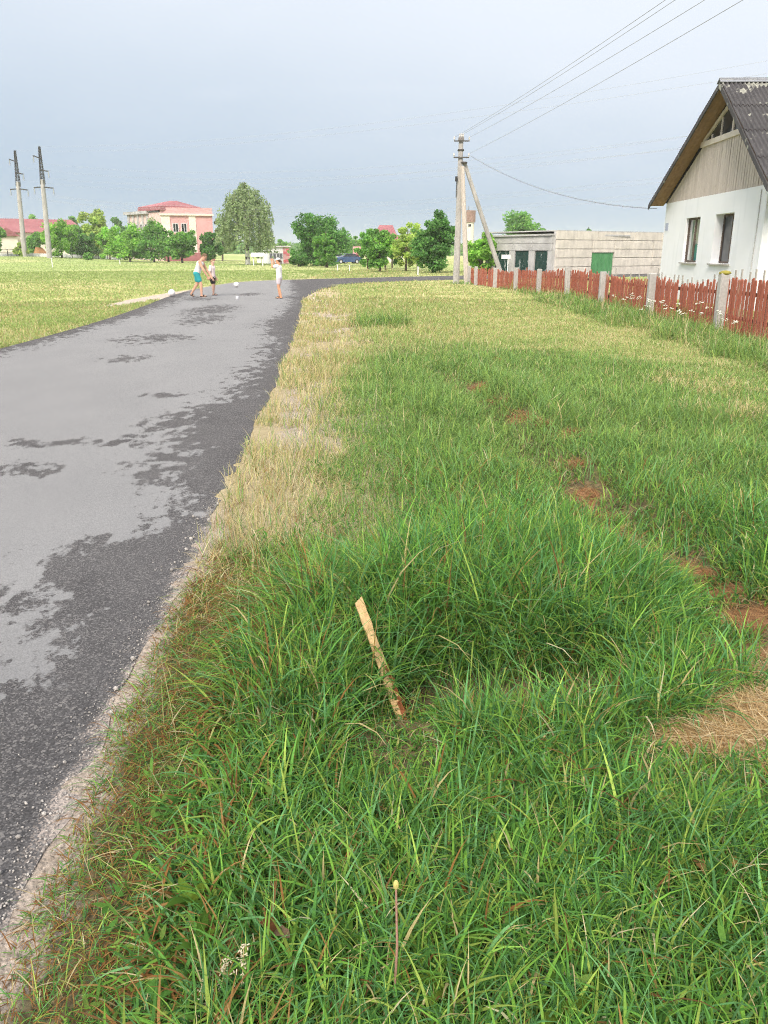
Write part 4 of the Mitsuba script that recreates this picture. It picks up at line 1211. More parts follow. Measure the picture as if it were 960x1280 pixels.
def windows_on(k, go, spots, w, h, frame=(.7, .7, .7), proud=0.0):
    for x, z in spots:
        wk = part(k, 'window', go(cat(box(x - w / 2, x - w / 2 + .1, -.05, .02, z, z + h), box(x + w / 2 - .1, x + w / 2, -.05, .02, z, z + h), box(x - w / 2 + .1, x + w / 2 - .1, -.05, .02, z, z + .1), box(x - w / 2 + .1, x + w / 2 - .1, -.05, .02, z + h - .1, z + h), box(x - .04, x + .04, -.04, .015, z + .1, z + h - .1))), 'mat_plain', color=frame)
        part(wk, 'pane', go(box(x - w / 2 + .1, x + w / 2 - .1, -.012, .0, z + .1, z + h - .1)), 'mat_pane')


# pink building with a red pavilion roof
Yp = 165.0
pk = thing('pink_building', 'pink and cream two storey building with a dark pink hipped roof at the left end', 'building')
A, Bp, Cp = at_depth(205, 316, Yp), at_depth(268, 316, Yp + 3), at_depth(163, 316, Yp + 9)
px = CP * Yp / F_PX
go, ln = frame_from(A, Bp)
zr = at_depth(205, 259, Yp)[2]; zc = at_depth(205, 269, Yp)[2]
part(pk, 'wall', go(cat(box(0, ln, 0, 12, -.5, zc))), 'mat_pink_wall')
part(pk, 'parapet', go(cat(box(-.1, ln + .05, -.12, 12, zc + .3, zr))), 'mat_pink_wall')
part(pk, 'cornice', go(cat(box(-.2, ln + .25, -.45, 12, zc, zc + .3))), 'mat_cream_wall')
part(pk, 'pilaster', go(box(.0, 1.6, -.15, -.002, -.3, zc - .003)), 'mat_cream_wall')
part(pk, 'pilaster', go(box(5.2, 6.5, -.15, -.002, -.3, zc - .003)), 'mat_cream_wall')
part(pk, 'plinth', go(box(-.05, ln + .05, -.22, -.16, -.5, 1.6)), 'mat_red_roof')
windows_on(pk, go, [(2.6, 5.4), (4.2, 5.4), (2.6, 1.6), (4.2, 1.6)], 1.1, 1.7)
go3, ln3 = frame_from(Cp, A)
zw = at_depth(190, 265, Yp)[2]
part(pk, 'wall', go3(cat(box(0, ln3 + .0, 0.02, 10, -.5, zw))), 'mat_plain', color=(.72, .53, .49))
xs = np.linspace(.8, ln3 * .62, 5)
for x in xs:
    part(pk, 'pilaster', go3(box(x - .25, x + .25, -.25, .015, -.4, zw - .1)), 'mat_panel_grey')
windows_on(pk, go3, [(x + (xs[1] - xs[0]) / 2, z) for x in xs[:-1] for z in (1.4, 5.2)] + [(ln3 * .72, 5.2), (ln3 * .88, 5.2)], 1.0, 1.9)
part(pk, 'cornice', go3(box(-.4, ln3 * .66, -.6, 10, zw - .2, zw + .35)), 'mat_panel_grey')
zpk = at_depth(205, 249, Yp)[2]
bx0, bx1 = ln3 * .40, ln3 + .6
rp = np.array([[bx0, -.5, zw + .36], [bx1, -.5, zw + .36], [bx1, 9, zw + .36], [bx0, 9, zw + .36], [bx0 + .1, -.4, zw + 1.1], [bx1 - .1, -.4, zw + 1.1], [bx1 - .1, 8.9, zw + 1.1], [bx0 + .1, 8.9, zw + 1.1], [(bx0 + bx1) / 2 + .5, 4, zpk], [(bx0 + bx1) / 2 + 1.5, 5, zpk]])
part(pk, 'roof', go3(trimesh.convex.convex_hull(rp)), 'mat_red_roof')

# long low building with a red roof at the far left
Yl = 185.0
lb = thing('school_building', 'long low pale building with a faded red roof behind the two power poles', 'building')
A, B_ = at_depth(-30, 316, Yl - 6), at_depth(108, 316, Yl + 6)
go, ln = frame_from(A, B_)
ze, zr = at_depth(40, 291, Yl)[2], at_depth(40, 273.5, Yl + 4)[2]
gz = float(ground_z(*at_depth(40, 316, Yl)[:2]))
part(lb, 'wall', go(box(0, ln, 0, 10, gz - 1, ze)), 'mat_cream_wall')
roof = np.array([[-.6, -.7, ze], [ln + .6, -.7, ze], [ln + .6, 10.7, ze], [-.6, 10.7, ze], [1.5, 5, zr], [ln - 1.5, 5, zr], [-.6, -.7, ze + .15], [ln + .6, -.7, ze + .15], [ln + .6, 10.7, ze + .15], [-.6, 10.7, ze + .15]])
part(lb, 'roof', go(trimesh.convex.convex_hull(roof)), 'mat_red_roof')
windows_on(lb, go, [(x, gz + 1.2) for x in np.arange(2, ln - 1, 2.6)], 1.3, 1.6)
gb = part(lb, 'porch', go(box(4.0, 8.2, -2.5, -.02, gz - .5, ze - .8)), 'mat_cream_wall')
part(gb, 'roof', go(trimesh.convex.convex_hull(np.array([[3.4, -3, ze - .78], [8.8, -3, ze - .78], [3.4, -.8, ze - .78], [8.8, -.8, ze - .78], [6.1, -3, ze + 1.0], [6.1, -.8, ze + 1.0]]))), 'mat_red_roof')

# low white wall and dark railing in front of it
Yw = 163.0
lw = thing('white_wall', 'low white wall along the far edge of the field behind the power poles', 'wall')
A, B_ = at_depth(-20, 320, Yw), at_depth(152, 320, Yw)
go, ln = frame_from(A, B_)
gz = [float(ground_z(*(A[:2] + (B_[:2] - A[:2]) * t))) for t in (0, .5, 1)]
for i in range(10):
    x0, x1 = ln * i / 10, ln * (i + 1) / 10
    zz = float(ground_z(*(A[:2] + (B_[:2] - A[:2]) * (i + .5) / 10)))
    part(lw, 'panel', go(box(x0 + .03, x1 - .03, 0, .2, zz - .4, zz + .55)), 'mat_plain', color=(.72, .72, .72))
for x0, x1, nm in ((0, 9, 'low dark metal railing at the far left edge of the field'), (17.5, 24.3, 'low dark metal railing to the left of the bright green bushes')):
    rl = thing('railing', nm, 'railing')
    zz = float(ground_z(*(A[:2] + (B_[:2] - A[:2]) * ((x0 + x1) / 2 / ln))))
    for x in np.arange(x0, x1 + .1, 1.7):
        part(rl, 'post', go(box(x - .05, x + .05, -1.05, -.95, zz - .3, zz + 1.35)), 'mat_plain', color=(.08, .07, .07))
    for z in (.7, 1.25):
        part(rl, 'rail', go(box(x0 + .05, x1, -.94, -.9, zz + z, zz + z + .07)), 'mat_plain', color=(.08, .07, .07))
# brown A-frame hut
hut = thing('wooden_hut', 'small orange brown pointed wooden hut between the power poles', 'hut')
Hc = at_depth(50, 322, 166.0); zt = at_depth(50, 309, 166.0)[2]; zg_ = float(ground_z(Hc[0], Hc[1]))
w = .9
def prism(x0, x1, xa, y0, y1, z0, z1):
    return trimesh.convex.convex_hull(np.array([[x0, y0, z0], [x1, y0, z0], [xa, y0, z1], [x0, y1, z0], [x1, y1, z0], [xa, y1, z1]]))
part(hut, 'roof', prism(Hc[0] - 1.0, Hc[0] + 1.3, Hc[0] - .2, 165, 168, zg_, zt), 'mat_plain', color=(.48, .23, .10))
part(hut, 'gable', prism(Hc[0] - .8, Hc[0] + 1.05, Hc[0] - .15, 164.9, 164.99, zg_, zt - .25), 'mat_plain', color=(.55, .30, .15))

# white and pink kiosk behind the girl
Yk = 128.0
A, B_ = at_depth(336, 316, Yk), at_depth(362, 316, Yk + 1)
kb = thing('shop_building', 'small white shop with a red and pink right half behind the girl with raised arms', 'building')
go, ln = frame_from(A, B_)
zt = at_depth(350, 308.5, Yk)[2]
part(kb, 'wall', go(box(0, ln * .68, 0, 5, -.3, zt)), 'mat_plain', color=(.82, .80, .80))
part(kb, 'wall', go(box(ln * .68 + .01, ln, .02, 5, -.3, zt - .1)), 'mat_pink_wall', label='pink and red right half of the shop wall')
for x, z in [(.78, .7), (.86, .25), (.92, .6), (.76, .2), (.9, .85)]:
    part(kb, 'wall_panel', go(box(ln * x - .22, ln * x + .22, -.03, .018, z * zt - .3, z * zt + .05)), 'mat_plain', color=(.62, .16, .18))
part(kb, 'roof', go(box(-.15, ln + .15, -.3, 5.1, zt + .003, zt + .14)), 'mat_plain', color=(.7, .68, .68))
windows_on(kb, go, [(ln * t, .75) for t in (.1, .27, .44, .59)], .42, .8, frame=(.3, .3, .32))
# notice board under the birch
nb = thing('notice_board', 'white roofed notice board on two posts under the birch', 'notice board')
Yn = 108.0
A = at_depth(322.5, 333, Yn); zt, zb = at_depth(322, 316, Yn)[2], at_depth(322, 321, Yn)[2]
part(nb, 'roof', trimesh.convex.convex_hull(np.array([[A[0] + sx * .82, Yn + dy, z] for sx in (-1, 1) for dy, z in ((-.35, zb), (.35, zb), (-.35, zb + .12), (0, zt))])), 'mat_plain', color=(.75, .76, .74))
for sx in (-.55, .62):
    part(nb, 'post', box(A[0] + sx - .07, A[0] + sx + .07, Yn - .07, Yn + .07, -.2, zb), 'mat_plain', color=(.75, .75, .75))
part(nb, 'board', box(A[0] - .1, A[0] + .45, Yn - .03, Yn + .03, zb - .75, zb - .2), 'mat_plain', color=(.72, .71, .68))

# pink roofed house and beige wing among the trunks in the middle
mh = thing('pink_house', 'pale house with a faded pink roof seen between the trees in the middle', 'house')
Ym = 140.0
A, B_ = at_depth(468, 316, Ym), at_depth(536, 316, Ym)
go, ln = frame_from(A, B_)
ze, zr = at_depth(500, 300, Ym)[2], at_depth(500, 290, Ym)[2]
part(mh, 'wall', go(box(0, ln, 0, 8, -.3, ze)), 'mat_cream_wall')
part(mh, 'roof', go(trimesh.convex.convex_hull(np.array([[-.4, -.5, ze], [ln * .45, -.5, ze], [-.4, 8.5, ze], [ln * .45, 8.5, ze], [.8, 4, zr + 1.2], [ln * .45 - 1, 4, zr + 1.2]]))), 'mat_red_roof')
part(mh, 'roof', go(box(ln * .452, ln + .3, -.3, 8.2, ze + .003, ze + .25)), 'mat_panel_grey')
windows_on(mh, go, [(x, z) for x in (1.2, 3, 5, 7, 8.6) for z in (.8,)], 1.0, 1.5)
pw_ = thing('pink_shed', 'low pink shed with a lean roof beside the parked blue car', 'shed')
Ys = 150.0
A, B_ = at_depth(424, 316, Ys), at_depth(451, 316, Ys)
go, ln = frame_from(A, B_)
zt = at_depth(440, 319, Ys)[2]; zh = at_depth(446, 308, Ys)[2]
part(pw_, 'wall', go(cat(box(0, ln, 0, 6, -.3, zt))), 'mat_pink_wall')
part(pw_, 'roof', go(box(-.2, ln + .2, -.3, 6.2, zt + .003, zt + .25)), 'mat_red_roof')
part(pw_, 'wall', go(box(ln * .62, ln * .98, 1.2, 6, zt + .255, zh)), 'mat_pink_wall')
part(pw_, 'door', go(box(ln * .8, ln * .9, -.05, -.003, -.3, 1.6)), 'mat_plain', color=(.2, .08, .07))

# parked cars
def car(label, px, py, depth, yaw, paint, seed):
    k = thing('parked_car', label, 'car', group='cars parked by the pink shed')
    P0 = at_depth(px, py, depth); P0[2] = ground_z(P0[0], P0[1])
    M = trimesh.transformations.rotation_matrix(yaw, (0, 0, 1)); M[:3, 3] = P0
    def put(m):
        m = m.copy(); m.apply_transform(M); return m
    prof = Polygon([(-2.1, .3), (-2.12, .75), (-1.95, .95), (-1.0, 1.0), (1.0, .98), (1.9, .82), (2.1, .65), (2.1, .3)]).buffer(.06).buffer(-.02)
    body = trimesh.creation.extrude_polygon(prof, 1.6, engine='earcut'); body.vertices = np.column_stack([body.vertices[:, 0], body.vertices[:, 2] - .8, body.vertices[:, 1]]); body.faces = body.faces[:, ::-1]
    part(k, 'body', put(body), 'mat_satin', color=paint)
    cab = trimesh.convex.convex_hull(np.array([[x, sy * w_, z] for sy in (-1, 1) for x, w_, z in ((-1.55, .78, .98), (1.05, .78, .97), (-1.1, .62, 1.42), (.35, .62, 1.42))]))
    part(k, 'cabin_window', put(cab), 'mat_pane')
    rf = trimesh.convex.convex_hull(np.array([[x, sy * .6, z] for sy in (-1, 1) for x, z in ((-1.12, 1.425), (.36, 1.425), (-1.0, 1.47), (.25, 1.47))]))
    part(k, 'roof', put(rf), 'mat_satin', color=paint)
    for x in (-1.3, 1.3):
        for sy in (-1, 1):
            w_ = trimesh.creation.cylinder(.32, .2, sections=18); w_.apply_transform(trimesh.transformations.rotation_matrix(math.pi / 2, (1, 0, 0))); w_.apply_translation((x, sy * .74, .32))
            wk = part(k, 'wheel', put(w_), 'mat_plain', color=(.02, .02, .02))
            r_ = trimesh.creation.cylinder(.19, .21, sections=14); r_.apply_transform(trimesh.transformations.rotation_matrix(math.pi / 2, (1, 0, 0))); r_.apply_translation((x, sy * .74, .32))
            part(wk, 'rim', put(r_), 'mat_satin', color=(.5, .5, .52))
    for sy in (-.55, .55):
        part(k, 'headlight', put(trimesh.creation.box((.06, .3, .14), transform=trimesh.transformations.translation_matrix((2.13, sy, .7)))), 'mat_satin', color=(.8, .8, .78))


car('dark blue car parked in front of the pink shed', 434, 328, 128.0, -2.75, (.05, .09, .20), 1)
car('white car parked left of the dark blue car', 421, 328, 132.0, -2.9, (.75, .76, .78), 2)

# white marker posts in the grass
for px, py, ty, d_, lab in [(65.5, 332, 323, 95, 'white marker post in the field below the taller power pole'), (150, 330, 325, 120, 'short white marker post in front of the bright green bushes'), (422, 339, 334, 78, 'white marker post below the parked cars, left of two'), (437, 340, 334.5, 76, 'white marker post below the parked cars, right of two'), (522.5, 345, 334, 62, 'white marker post at the far roadside left of the large tree by the pole')]:
    p = at_depth(px, py, d_); zb = float(ground_z(p[0], p[1])); zt = max(at_depth(px, ty, d_)[2], zb + .5)
    mk = thing('marker_post', lab, 'post', group='white marker posts in the field')
    part(mk, 'shaft', tube([[p[0], d_, zb - .2], [p[0], d_, zt]], .05, 8), 'mat_plain', color=(.78, .78, .78))
    part(mk, 'cap', tube([[p[0], d_, zt], [p[0], d_, zt + .05]], .06, 8), 'mat_plain', color=(.7, .7, .7))


# ------------------------------------------------------------------ people
def hull_chain(pts, radii, close=False):
    s = []
    for p, r in zip(pts, radii):
        q = m3.Manifold.sphere(float(r), 20).translate([float(x) for x in p])
        s.append(q)
    return [m3.Manifold.batch_hull([s[i], s[i + 1]]) for i in range(len(s) - 1)]


def fuse(ms, step=.016, it=10):
    m = m3.Manifold.batch_boolean(ms, m3.OpType.Add).refine_to_length(step).to_mesh()
    t = trimesh.Trimesh(m.vert_properties[:, :3], m.tri_verts, process=True)
    trimesh.smoothing.filter_taubin(t, iterations=it)
    return t


def hand(wrist, direction, palm_n, side, s, curl=.4):
    """Palm, four unequal fingers and a thumb; direction along the fingers, palm_n out of the palm."""
    d = np.array(direction, float); d /= np.linalg.norm(d)
    n_ = np.array(palm_n, float); n_ -= d * (n_ @ d); n_ /= np.linalg.norm(n_)
    a = np.cross(d, n_) * side
    w = np.array(wrist, float)
    ms = []
    kn = []
    for i, (o, l) in enumerate(zip((.030, .010, -.010, -.029), (.066, .075, .070, .055))):
        k = w + (d * .085 + a * o) * s
        kn.append(k)
        p1 = k + (d * math.cos(curl) + n_ * math.sin(curl)) * l * .55 * s
        p2 = p1 + (d * math.cos(2 * curl) + n_ * math.sin(2 * curl)) * l * .45 * s
        ms += hull_chain([k, p1, p2], [.0095 * s, .0085 * s, .007 * s])
    ball = [m3.Manifold.sphere(.016 * s, 14).translate([float(x) for x in q]) for q in [w, w + (a * .022 + d * .03) * s, w + (-a * .02 + d * .03) * s, *kn]]
    ms.append(m3.Manifold.batch_hull(ball))
    t0 = w + (a * .026 + d * .025) * s
    t1 = t0 + (a * .032 + d * .028 + n_ * .012) * s
    t2 = t1 + (a * .012 + d * .03 + n_ * .01) * s
    ms += hull_chain([t0, t1, t2], [.013 * s, .0105 * s, .008 * s])
    return ms


def person(key, at, yaw, H_, J, skin, hair_c, clothes, hair_style='short', palms=None):
    """J: joint positions (x forward, y left, z up) for a 1.0 m tall figure, so they scale with H_."""
    M = trimesh.transformations.rotation_matrix(yaw, (0, 0, 1)); M[:3, 3] = at
    J = {k: np.array(v, float) * H_ for k, v in J.items()}
    s = H_

    def put(m):
        m = m.copy(); m.apply_transform(M); return m
    up = J['neck'] - J['pelvis']; up /= np.linalg.norm(up)
    hd = J['head']
    hdir = J['look'] / np.linalg.norm(J['look'])
    hup = hd - J['neck']; hup /= np.linalg.norm(hup)
    left = np.array([0, 1.0, 0])
    ms = []
    hipL, hipR, shL, shR = J['hipL'], J['hipR'], J['shL'], J['shR']
    ms.append(m3.Manifold.batch_hull([m3.Manifold.sphere(r * s, 20).translate([float(x) for x in q]) for q, r in [(hipL, .058), (hipR, .058), (J['pelvis'] + up * .06 * s, .062)]]))
    waist = J['pelvis'] * .6 + J['neck'] * .4
    chest = J['pelvis'] * .25 + J['neck'] * .75
    ms.append(m3.Manifold.batch_hull([m3.Manifold.sphere(r * s, 20).translate([float(x) for x in q]) for q, r in [(J['pelvis'] + left * .03 * s, .06), (J['pelvis'] - left * .03 * s, .06), (waist + left * .03 * s, .055), (waist - left * .03 * s, .055)]]))
    ms.append(m3.Manifold.batch_hull([m3.Manifold.sphere(r * s, 20).translate([float(x) for x in q]) for q, r in [(waist + left * .03 * s, .055), (waist - left * .03 * s, .055), (chest + left * .05 * s, .06), (chest - left * .05 * s, .06), (shL, .033), (shR, .033)]]))
    ms += hull_chain([chest, J['neck'], hd - hup * .03 * s], [.05 * s, .033 * s, .032 * s])
    for S_ in 'LR':
        ms += hull_chain([J['sh' + S_], J['el' + S_], J['wr' + S_]], [.034 * s, .025 * s, .017 * s])
        kn, an = J['kn' + S_], J['an' + S_]
        calf = kn * .68 + an * .32
        ms += hull_chain([J['hip' + S_], kn], [.055 * s, .034 * s]) + hull_chain([kn, calf, an], [.034 * s, .033 * s, .02 * s])
        ft = J['toe' + S_]
        ms += hull_chain([an + [-.012 * s, 0, -.02 * s], ft * .45 + (an + [0, 0, -.025 * s]) * .55, ft], [.019 * s, .02 * s, .013 * s])
        dr_ = J['wr' + S_] - J['el' + S_]
        pn = (palms or {}).get(S_, np.array([0, -1.0 if S_ == 'L' else 1.0, 0]))
        ms += hand(J['wr' + S_], dr_, pn, 1 if S_ == 'L' else -1, s * .62, .45)
    # head: skull, jaw, nose, ears
    sk = m3.Manifold.sphere(1, 28).scale([.055 * s, .046 * s, .062 * s])
    jaw = m3.Manifold.sphere(1, 20).scale([.036 * s, .034 * s, .036 * s]).translate([.018 * s, 0, -.045 * s])
    nose = m3.Manifold.batch_hull([m3.Manifold.sphere(.006 * s, 10).translate([.052 * s, 0, .004 * s]), m3.Manifold.sphere(.008 * s, 10).translate([.064 * s, 0, -.018 * s])])
    ears = [m3.Manifold.sphere(1, 12).scale([.012 * s, .006 * s, .018 * s]).translate([-.004 * s, sg * .047 * s, -.005 * s]) for sg in (-1, 1)]
    hx = hdir - hup * (hdir @ hup); hx /= np.linalg.norm(hx)
    hy = np.cross(hup, hx)
    HM = np.column_stack([hx, hy, hup, hd])
    ms += [q.transform(HM) for q in (m3.Manifold.batch_hull([sk, jaw]), nose, *ears)]
    part(key, 'body', put(fuse(ms, .013 * s, 8)), 'mat_plain', smooth=True, color=skin)

    def head_part(nm, m, c):
        M2 = np.eye(4); M2[:3] = HM
        m.apply_transform(M2)
        part(key, nm, put(m), 'mat_plain', smooth=True, color=c)
    for sg in (-1, 1):
        e = trimesh.creation.icosphere(subdivisions=2, radius=.0065 * s); e.apply_translation((.049 * s, sg * .02 * s, .004 * s)); head_part('eye', e, (.05, .04, .035))
    mo = trimesh.creation.icosphere(subdivisions=2, radius=1); mo.apply_scale((.006 * s, .014 * s, .004 * s)); mo.apply_translation((.052 * s, 0, -.04 * s)); head_part('mouth', mo, (.42, .17, .15))
    hv = trimesh.creation.icosphere(subdivisions=4, radius=1)
    hv.vertices *= 1 + .06 * (meshkit.fbm(hv.vertices * 5, 3) - .5)[:, None]
    hv.apply_scale((.061 * s, .052 * s, .062 * s))
    cut = trimesh.intersections.slice_mesh_plane(hv, (-.75, 0, .66), (.016 * s, 0, .012 * s), cap=True, engine='earcut')
    cut.apply_translation((-.004 * s, 0, .008 * s))
    if hair_style == 'cap':
        head_part('hair', cut.copy(), hair_c)
        cp = trimesh.creation.icosphere(subdivisions=3, radius=1); cp.apply_scale((.064 * s, .055 * s, .06 * s))
        cp = trimesh.intersections.slice_mesh_plane(cp, (0, 0, 1), (0, 0, .012 * s), cap=True, engine='earcut'); cp.apply_translation((-.002 * s, 0, .014 * s))
        br = trimesh.creation.cylinder(.048 * s, .006 * s, sections=24); br.apply_scale((1, .9, 1)); br.apply_translation((.05 * s, 0, .028 * s))
        head_part('cap', cat(cp, br), (.82, .80, .78))
        tail = fuse(hull_chain([np.array([-.055, 0, .0]) * s, np.array([-.075, 0, -.03]) * s, np.array([-.066, 0, -.085]) * s], [.022 * s, .024 * s, .012 * s]), .008 * s, 5)
        head_part('ponytail', tail, hair_c)
    else:
        head_part('hair', cut, hair_c)
    # clothes
    top_c, bot_c, shoe_c, sleeve, leg_len = clothes
    tm = [m3.Manifold.batch_hull([m3.Manifold.sphere(r * s, 20).translate([float(x) for x in q]) for q, r in [(J['pelvis'] + left * .035 * s + up * .0, .069), (J['pelvis'] - left * .035 * s, .069), (waist + left * .03 * s, .064), (waist - left * .03 * s, .064)]]),
          m3.Manifold.batch_hull([m3.Manifold.sphere(r * s, 20).translate([float(x) for x in q]) for q, r in [(waist + left * .03 * s, .064), (waist - left * .03 * s, .064), (chest + left * .05 * s, .068), (chest - left * .05 * s, .068), (shL * .93 + J['neck'] * .07 - up * .012 * s, .036), (shR * .93 + J['neck'] * .07 - up * .012 * s, .036)]])]
    if sleeve:
        for S_ in 'LR':
            a, b = J['sh' + S_], J['el' + S_]
            tm += hull_chain([a, a + (b - a) * sleeve], [.041 * s, .043 * s])
    part(key, 'shirt', put(fuse(tm, .014 * s, 6)), 'mat_plain', smooth=True, color=top_c)
    bm = [m3.Manifold.batch_hull([m3.Manifold.sphere(r * s, 20).translate([float(x) for x in q]) for q, r in [(hipL, .067), (hipR, .067), (J['pelvis'] + up * .02 * s, .071)]])]
    for S_ in 'LR':
        a, b = J['hip' + S_], J['kn' + S_]
        bm += hull_chain([a, a + (b - a) * leg_len], [.066 * s, .058 * s])
    part(key, 'shorts', put(fuse(bm, .014 * s, 6)), 'mat_plain', smooth=True, color=bot_c)
    for S_ in 'LR':
        an, ft = J['an' + S_], J['toe' + S_]
        sole = hull_chain([an + [-.02 * s, 0, -.034 * s], ft + [.01 * s, 0, -.006 * s]], [.017 * s, .014 * s]) + hull_chain([an * .5 + ft * .5 + [0, .018 * s, .0], an * .5 + ft * .5 + [0, -.018 * s, .0]], [.017 * s, .017 * s])
        part(key, 'sandal', put(fuse(sole, .01 * s, 4)), 'mat_plain', smooth=True, color=shoe_c)
    return key


SKIN = (.62, .36, .25)
ROAD_Z = .013
man = thing('person', 'man in a white vest and teal shorts stooping with hanging arms on the road edge', 'person')
J = dict(pelvis=(0, 0, .50), neck=(.115, 0, .765), head=(.19, 0, .845), look=(1, 0, -.35), hipL=(0, .052, .49), hipR=(0, -.052, .49), shL=(.115, .115, .735), shR=(.10, -.115, .735),
         elL=(.19, .135, .57), elR=(.17, -.135, .57), wrL=(.27, .10, .45), wrR=(.25, -.11, .43), knL=(-.015, .055, .275), knR=(.085, -.055, .27), anL=(-.155, .055, .075), anR=(.085, -.055, .048), toeL=(-.115, .06, .016), toeR=(.175, -.06, .016))
a = on_ground(248, 371.5)
person(man, (a[0], a[1], ROAD_Z), math.radians(2), 1.72, J, SKIN, (.16, .10, .06), ((.80, .78, .77), (.03, .33, .36), (.03, .025, .025), 0, .62))
boy = thing('person', 'boy in a pale pink t-shirt and black shorts standing right of the stooping man', 'person')
J = dict(pelvis=(0, 0, .50), neck=(.012, 0, .82), head=(.03, 0, .915), look=(1, 0, -.1), hipL=(0, .05, .49), hipR=(0, -.05, .49), shL=(.005, .115, .79), shR=(.005, -.115, .79),
         elL=(-.02, .15, .62), elR=(-.01, -.15, .62), wrL=(.05, .15, .475), wrR=(.06, -.14, .475), knL=(.01, .055, .28), knR=(.02, -.05, .28), anL=(-.02, .055, .048), anR=(.02, -.055, .048), toeL=(.075, .07, .016), toeR=(.11, -.065, .016))
a = on_ground(267, 369.5)
person(boy, (a[0], a[1], ROAD_Z), math.radians(-12), 1.36, J, (.66, .42, .32), (.30, .20, .11), ((.80, .68, .66), (.025, .022, .022), (.10, .08, .07), .6, .62))
girl = thing('person', 'girl in white cap, white t-shirt and pale shorts with both arms raised to her face', 'person')
J = dict(pelvis=(0, 0, .51), neck=(.0, 0, .83), head=(.015, 0, .925), look=(1, 0, .0), hipL=(0, .052, .50), hipR=(0, -.052, .50), shL=(.005, .112, .80), shR=(.005, -.112, .80),
         elL=(.13, .14, .78), elR=(.13, -.14, .77), wrL=(.15, .085, .905), wrR=(.15, -.085, .90), knL=(.012, .05, .285), knR=(.04, -.05, .285), anL=(-.05, .05, .048), anR=(.02, -.05, .048), toeL=(.05, .06, .016), toeR=(.115, -.06, .016))
a = on_ground(350, 373.5)
person(girl, (a[0], a[1], ROAD_Z), math.radians(170), 1.42, J, (.66, .34, .20), (.10, .065, .045), ((.82, .81, .82), (.62, .55, .60), (.03, .025, .03), .55, .5),
       hair_style='cap', palms={'L': (1, -.4, 0), 'R': (1, .4, 0)})


def football(label, at, r, group=None):
    k = thing('ball', label, 'ball', group)
    s_ = trimesh.creation.icosphere(subdivisions=4, radius=r)
    s_.apply_translation(at)
    part(k, 'skin', s_, 'mat_satin', smooth=True, color=(.80, .76, .76))
    ico = trimesh.creation.icosahedron()
    for v in ico.vertices:
        v = v / np.linalg.norm(v)
        a_ = np.cross(v, [.3, .5, .8]); a_ /= np.linalg.norm(a_); b_ = np.cross(v, a_)
        ring = [v * r * 1.006] + [(v + (a_ * math.cos(t) + b_ * math.sin(t)) * .33) / np.linalg.norm(v + (a_ * math.cos(t) + b_ * math.sin(t)) * .33) * r * 1.004 for t in np.arange(5) * 2 * math.pi / 5]
        part(k, 'patch', trimesh.Trimesh(np.array(ring) + at, [[0, 1 + i, 1 + (i + 1) % 5] for i in range(5)], process=False), 'mat_satin', color=(.70, .62, .62))


b = on_ground(295.5, 359.5)
football('white football lying on the far side of the road to the right of the boy', np.array([b[0], b[1], ROAD_Z + .125]), .125)
b = on_ground(215, 371)
football('pale ball lying on the bare dirt strip left of the stooping man', np.array([b[0], b[1], float(ground_z(b[0], b[1])) + .135]), .135)
b = on_ground(297, 374)
lit = trimesh.convex.convex_hull(np.array([[x, y, z] for x in (-.035, .03) for y in (-.16, .16) for z in (.0, .09)]) + [b[0], b[1], ROAD_Z])
single('cardboard_scrap', lit, 'mat_plain', 'small white scrap lying on the road in front of the football', 'litter', color=(.75, .74, .75))

# ------------------------------------------------------------------ wooden stake in the grass
st_key = thing('wooden_stake', 'leaning sawn wooden stake with reddish bark along one edge, stuck in the foreground grass', 'stake')
b = on_ground(503, 902, -.04); 
d_ = ray(448, 750)
tp = np.array([0, 0, EYE]) + d_ * ((.36 - EYE) / d_[2])
print('stake', b, tp, np.linalg.norm(tp - b))
ax = tp - b; ln = np.linalg.norm(ax); ax /= ln
b0 = b - ax * .18
vx = np.array([1.0, .25, 0]); vx -= ax * (vx @ ax); vx /= np.linalg.norm(vx)
vy = np.cross(ax, vx)


def stake_prism(section, l0, l1, twist=0.0, wob=.0012, seed=0, segs=26, cut=0.0):
    g_ = np.random.default_rng(seed)
    V = []
    k = len(section)
    for i in range(segs + 1):
        t = l0 + (l1 - l0) * i / segs
        w_ = g_.normal(0, wob, (k, 2))
        for (a_, c_), o in zip(section, w_):
            V.append(b0 + ax * (t + (cut * a_ if i == segs else 0)) + vx * (a_ + o[0]) + vy * (c_ + o[1]))
    F = []
    for i in range(segs):
        for j in range(k):
            p0, p1 = i * k + j, i * k + (j + 1) % k
            F += [[p0, p1, p0 + k], [p1, p1 + k, p0 + k]]
    V += [np.mean(V[-k:], axis=0)]
    F += [[(segs) * k + j, (segs) * k + (j + 1) % k, len(V) - 1] for j in range(k)]
    return trimesh.Trimesh(np.array(V), np.array(F), process=False)


LT = ln + .18
part(st_key, 'shaft', stake_prism([(-.017, -.012), (.0, -.0135), (.015, -.012), (.0165, .0), (.015, .012), (-.015, .013), (-.0175, 0)], 0, LT, seed=4, cut=.5), 'mat_stake')
bark = part(st_key, 'bark', stake_prism([(.005, -.0142), (.0200, -.0125), (.0222, .004), (.0165, .0125)], .1, LT - .26, seed=6, wob=.0018), 'mat_redbark', label='strip of reddish brown bark along the lower right edge of the stake')

# ------------------------------------------------------------------ broad-leaved weeds, dead leaves and stalks in the foreground
r6 = np.random.default_rng(66)


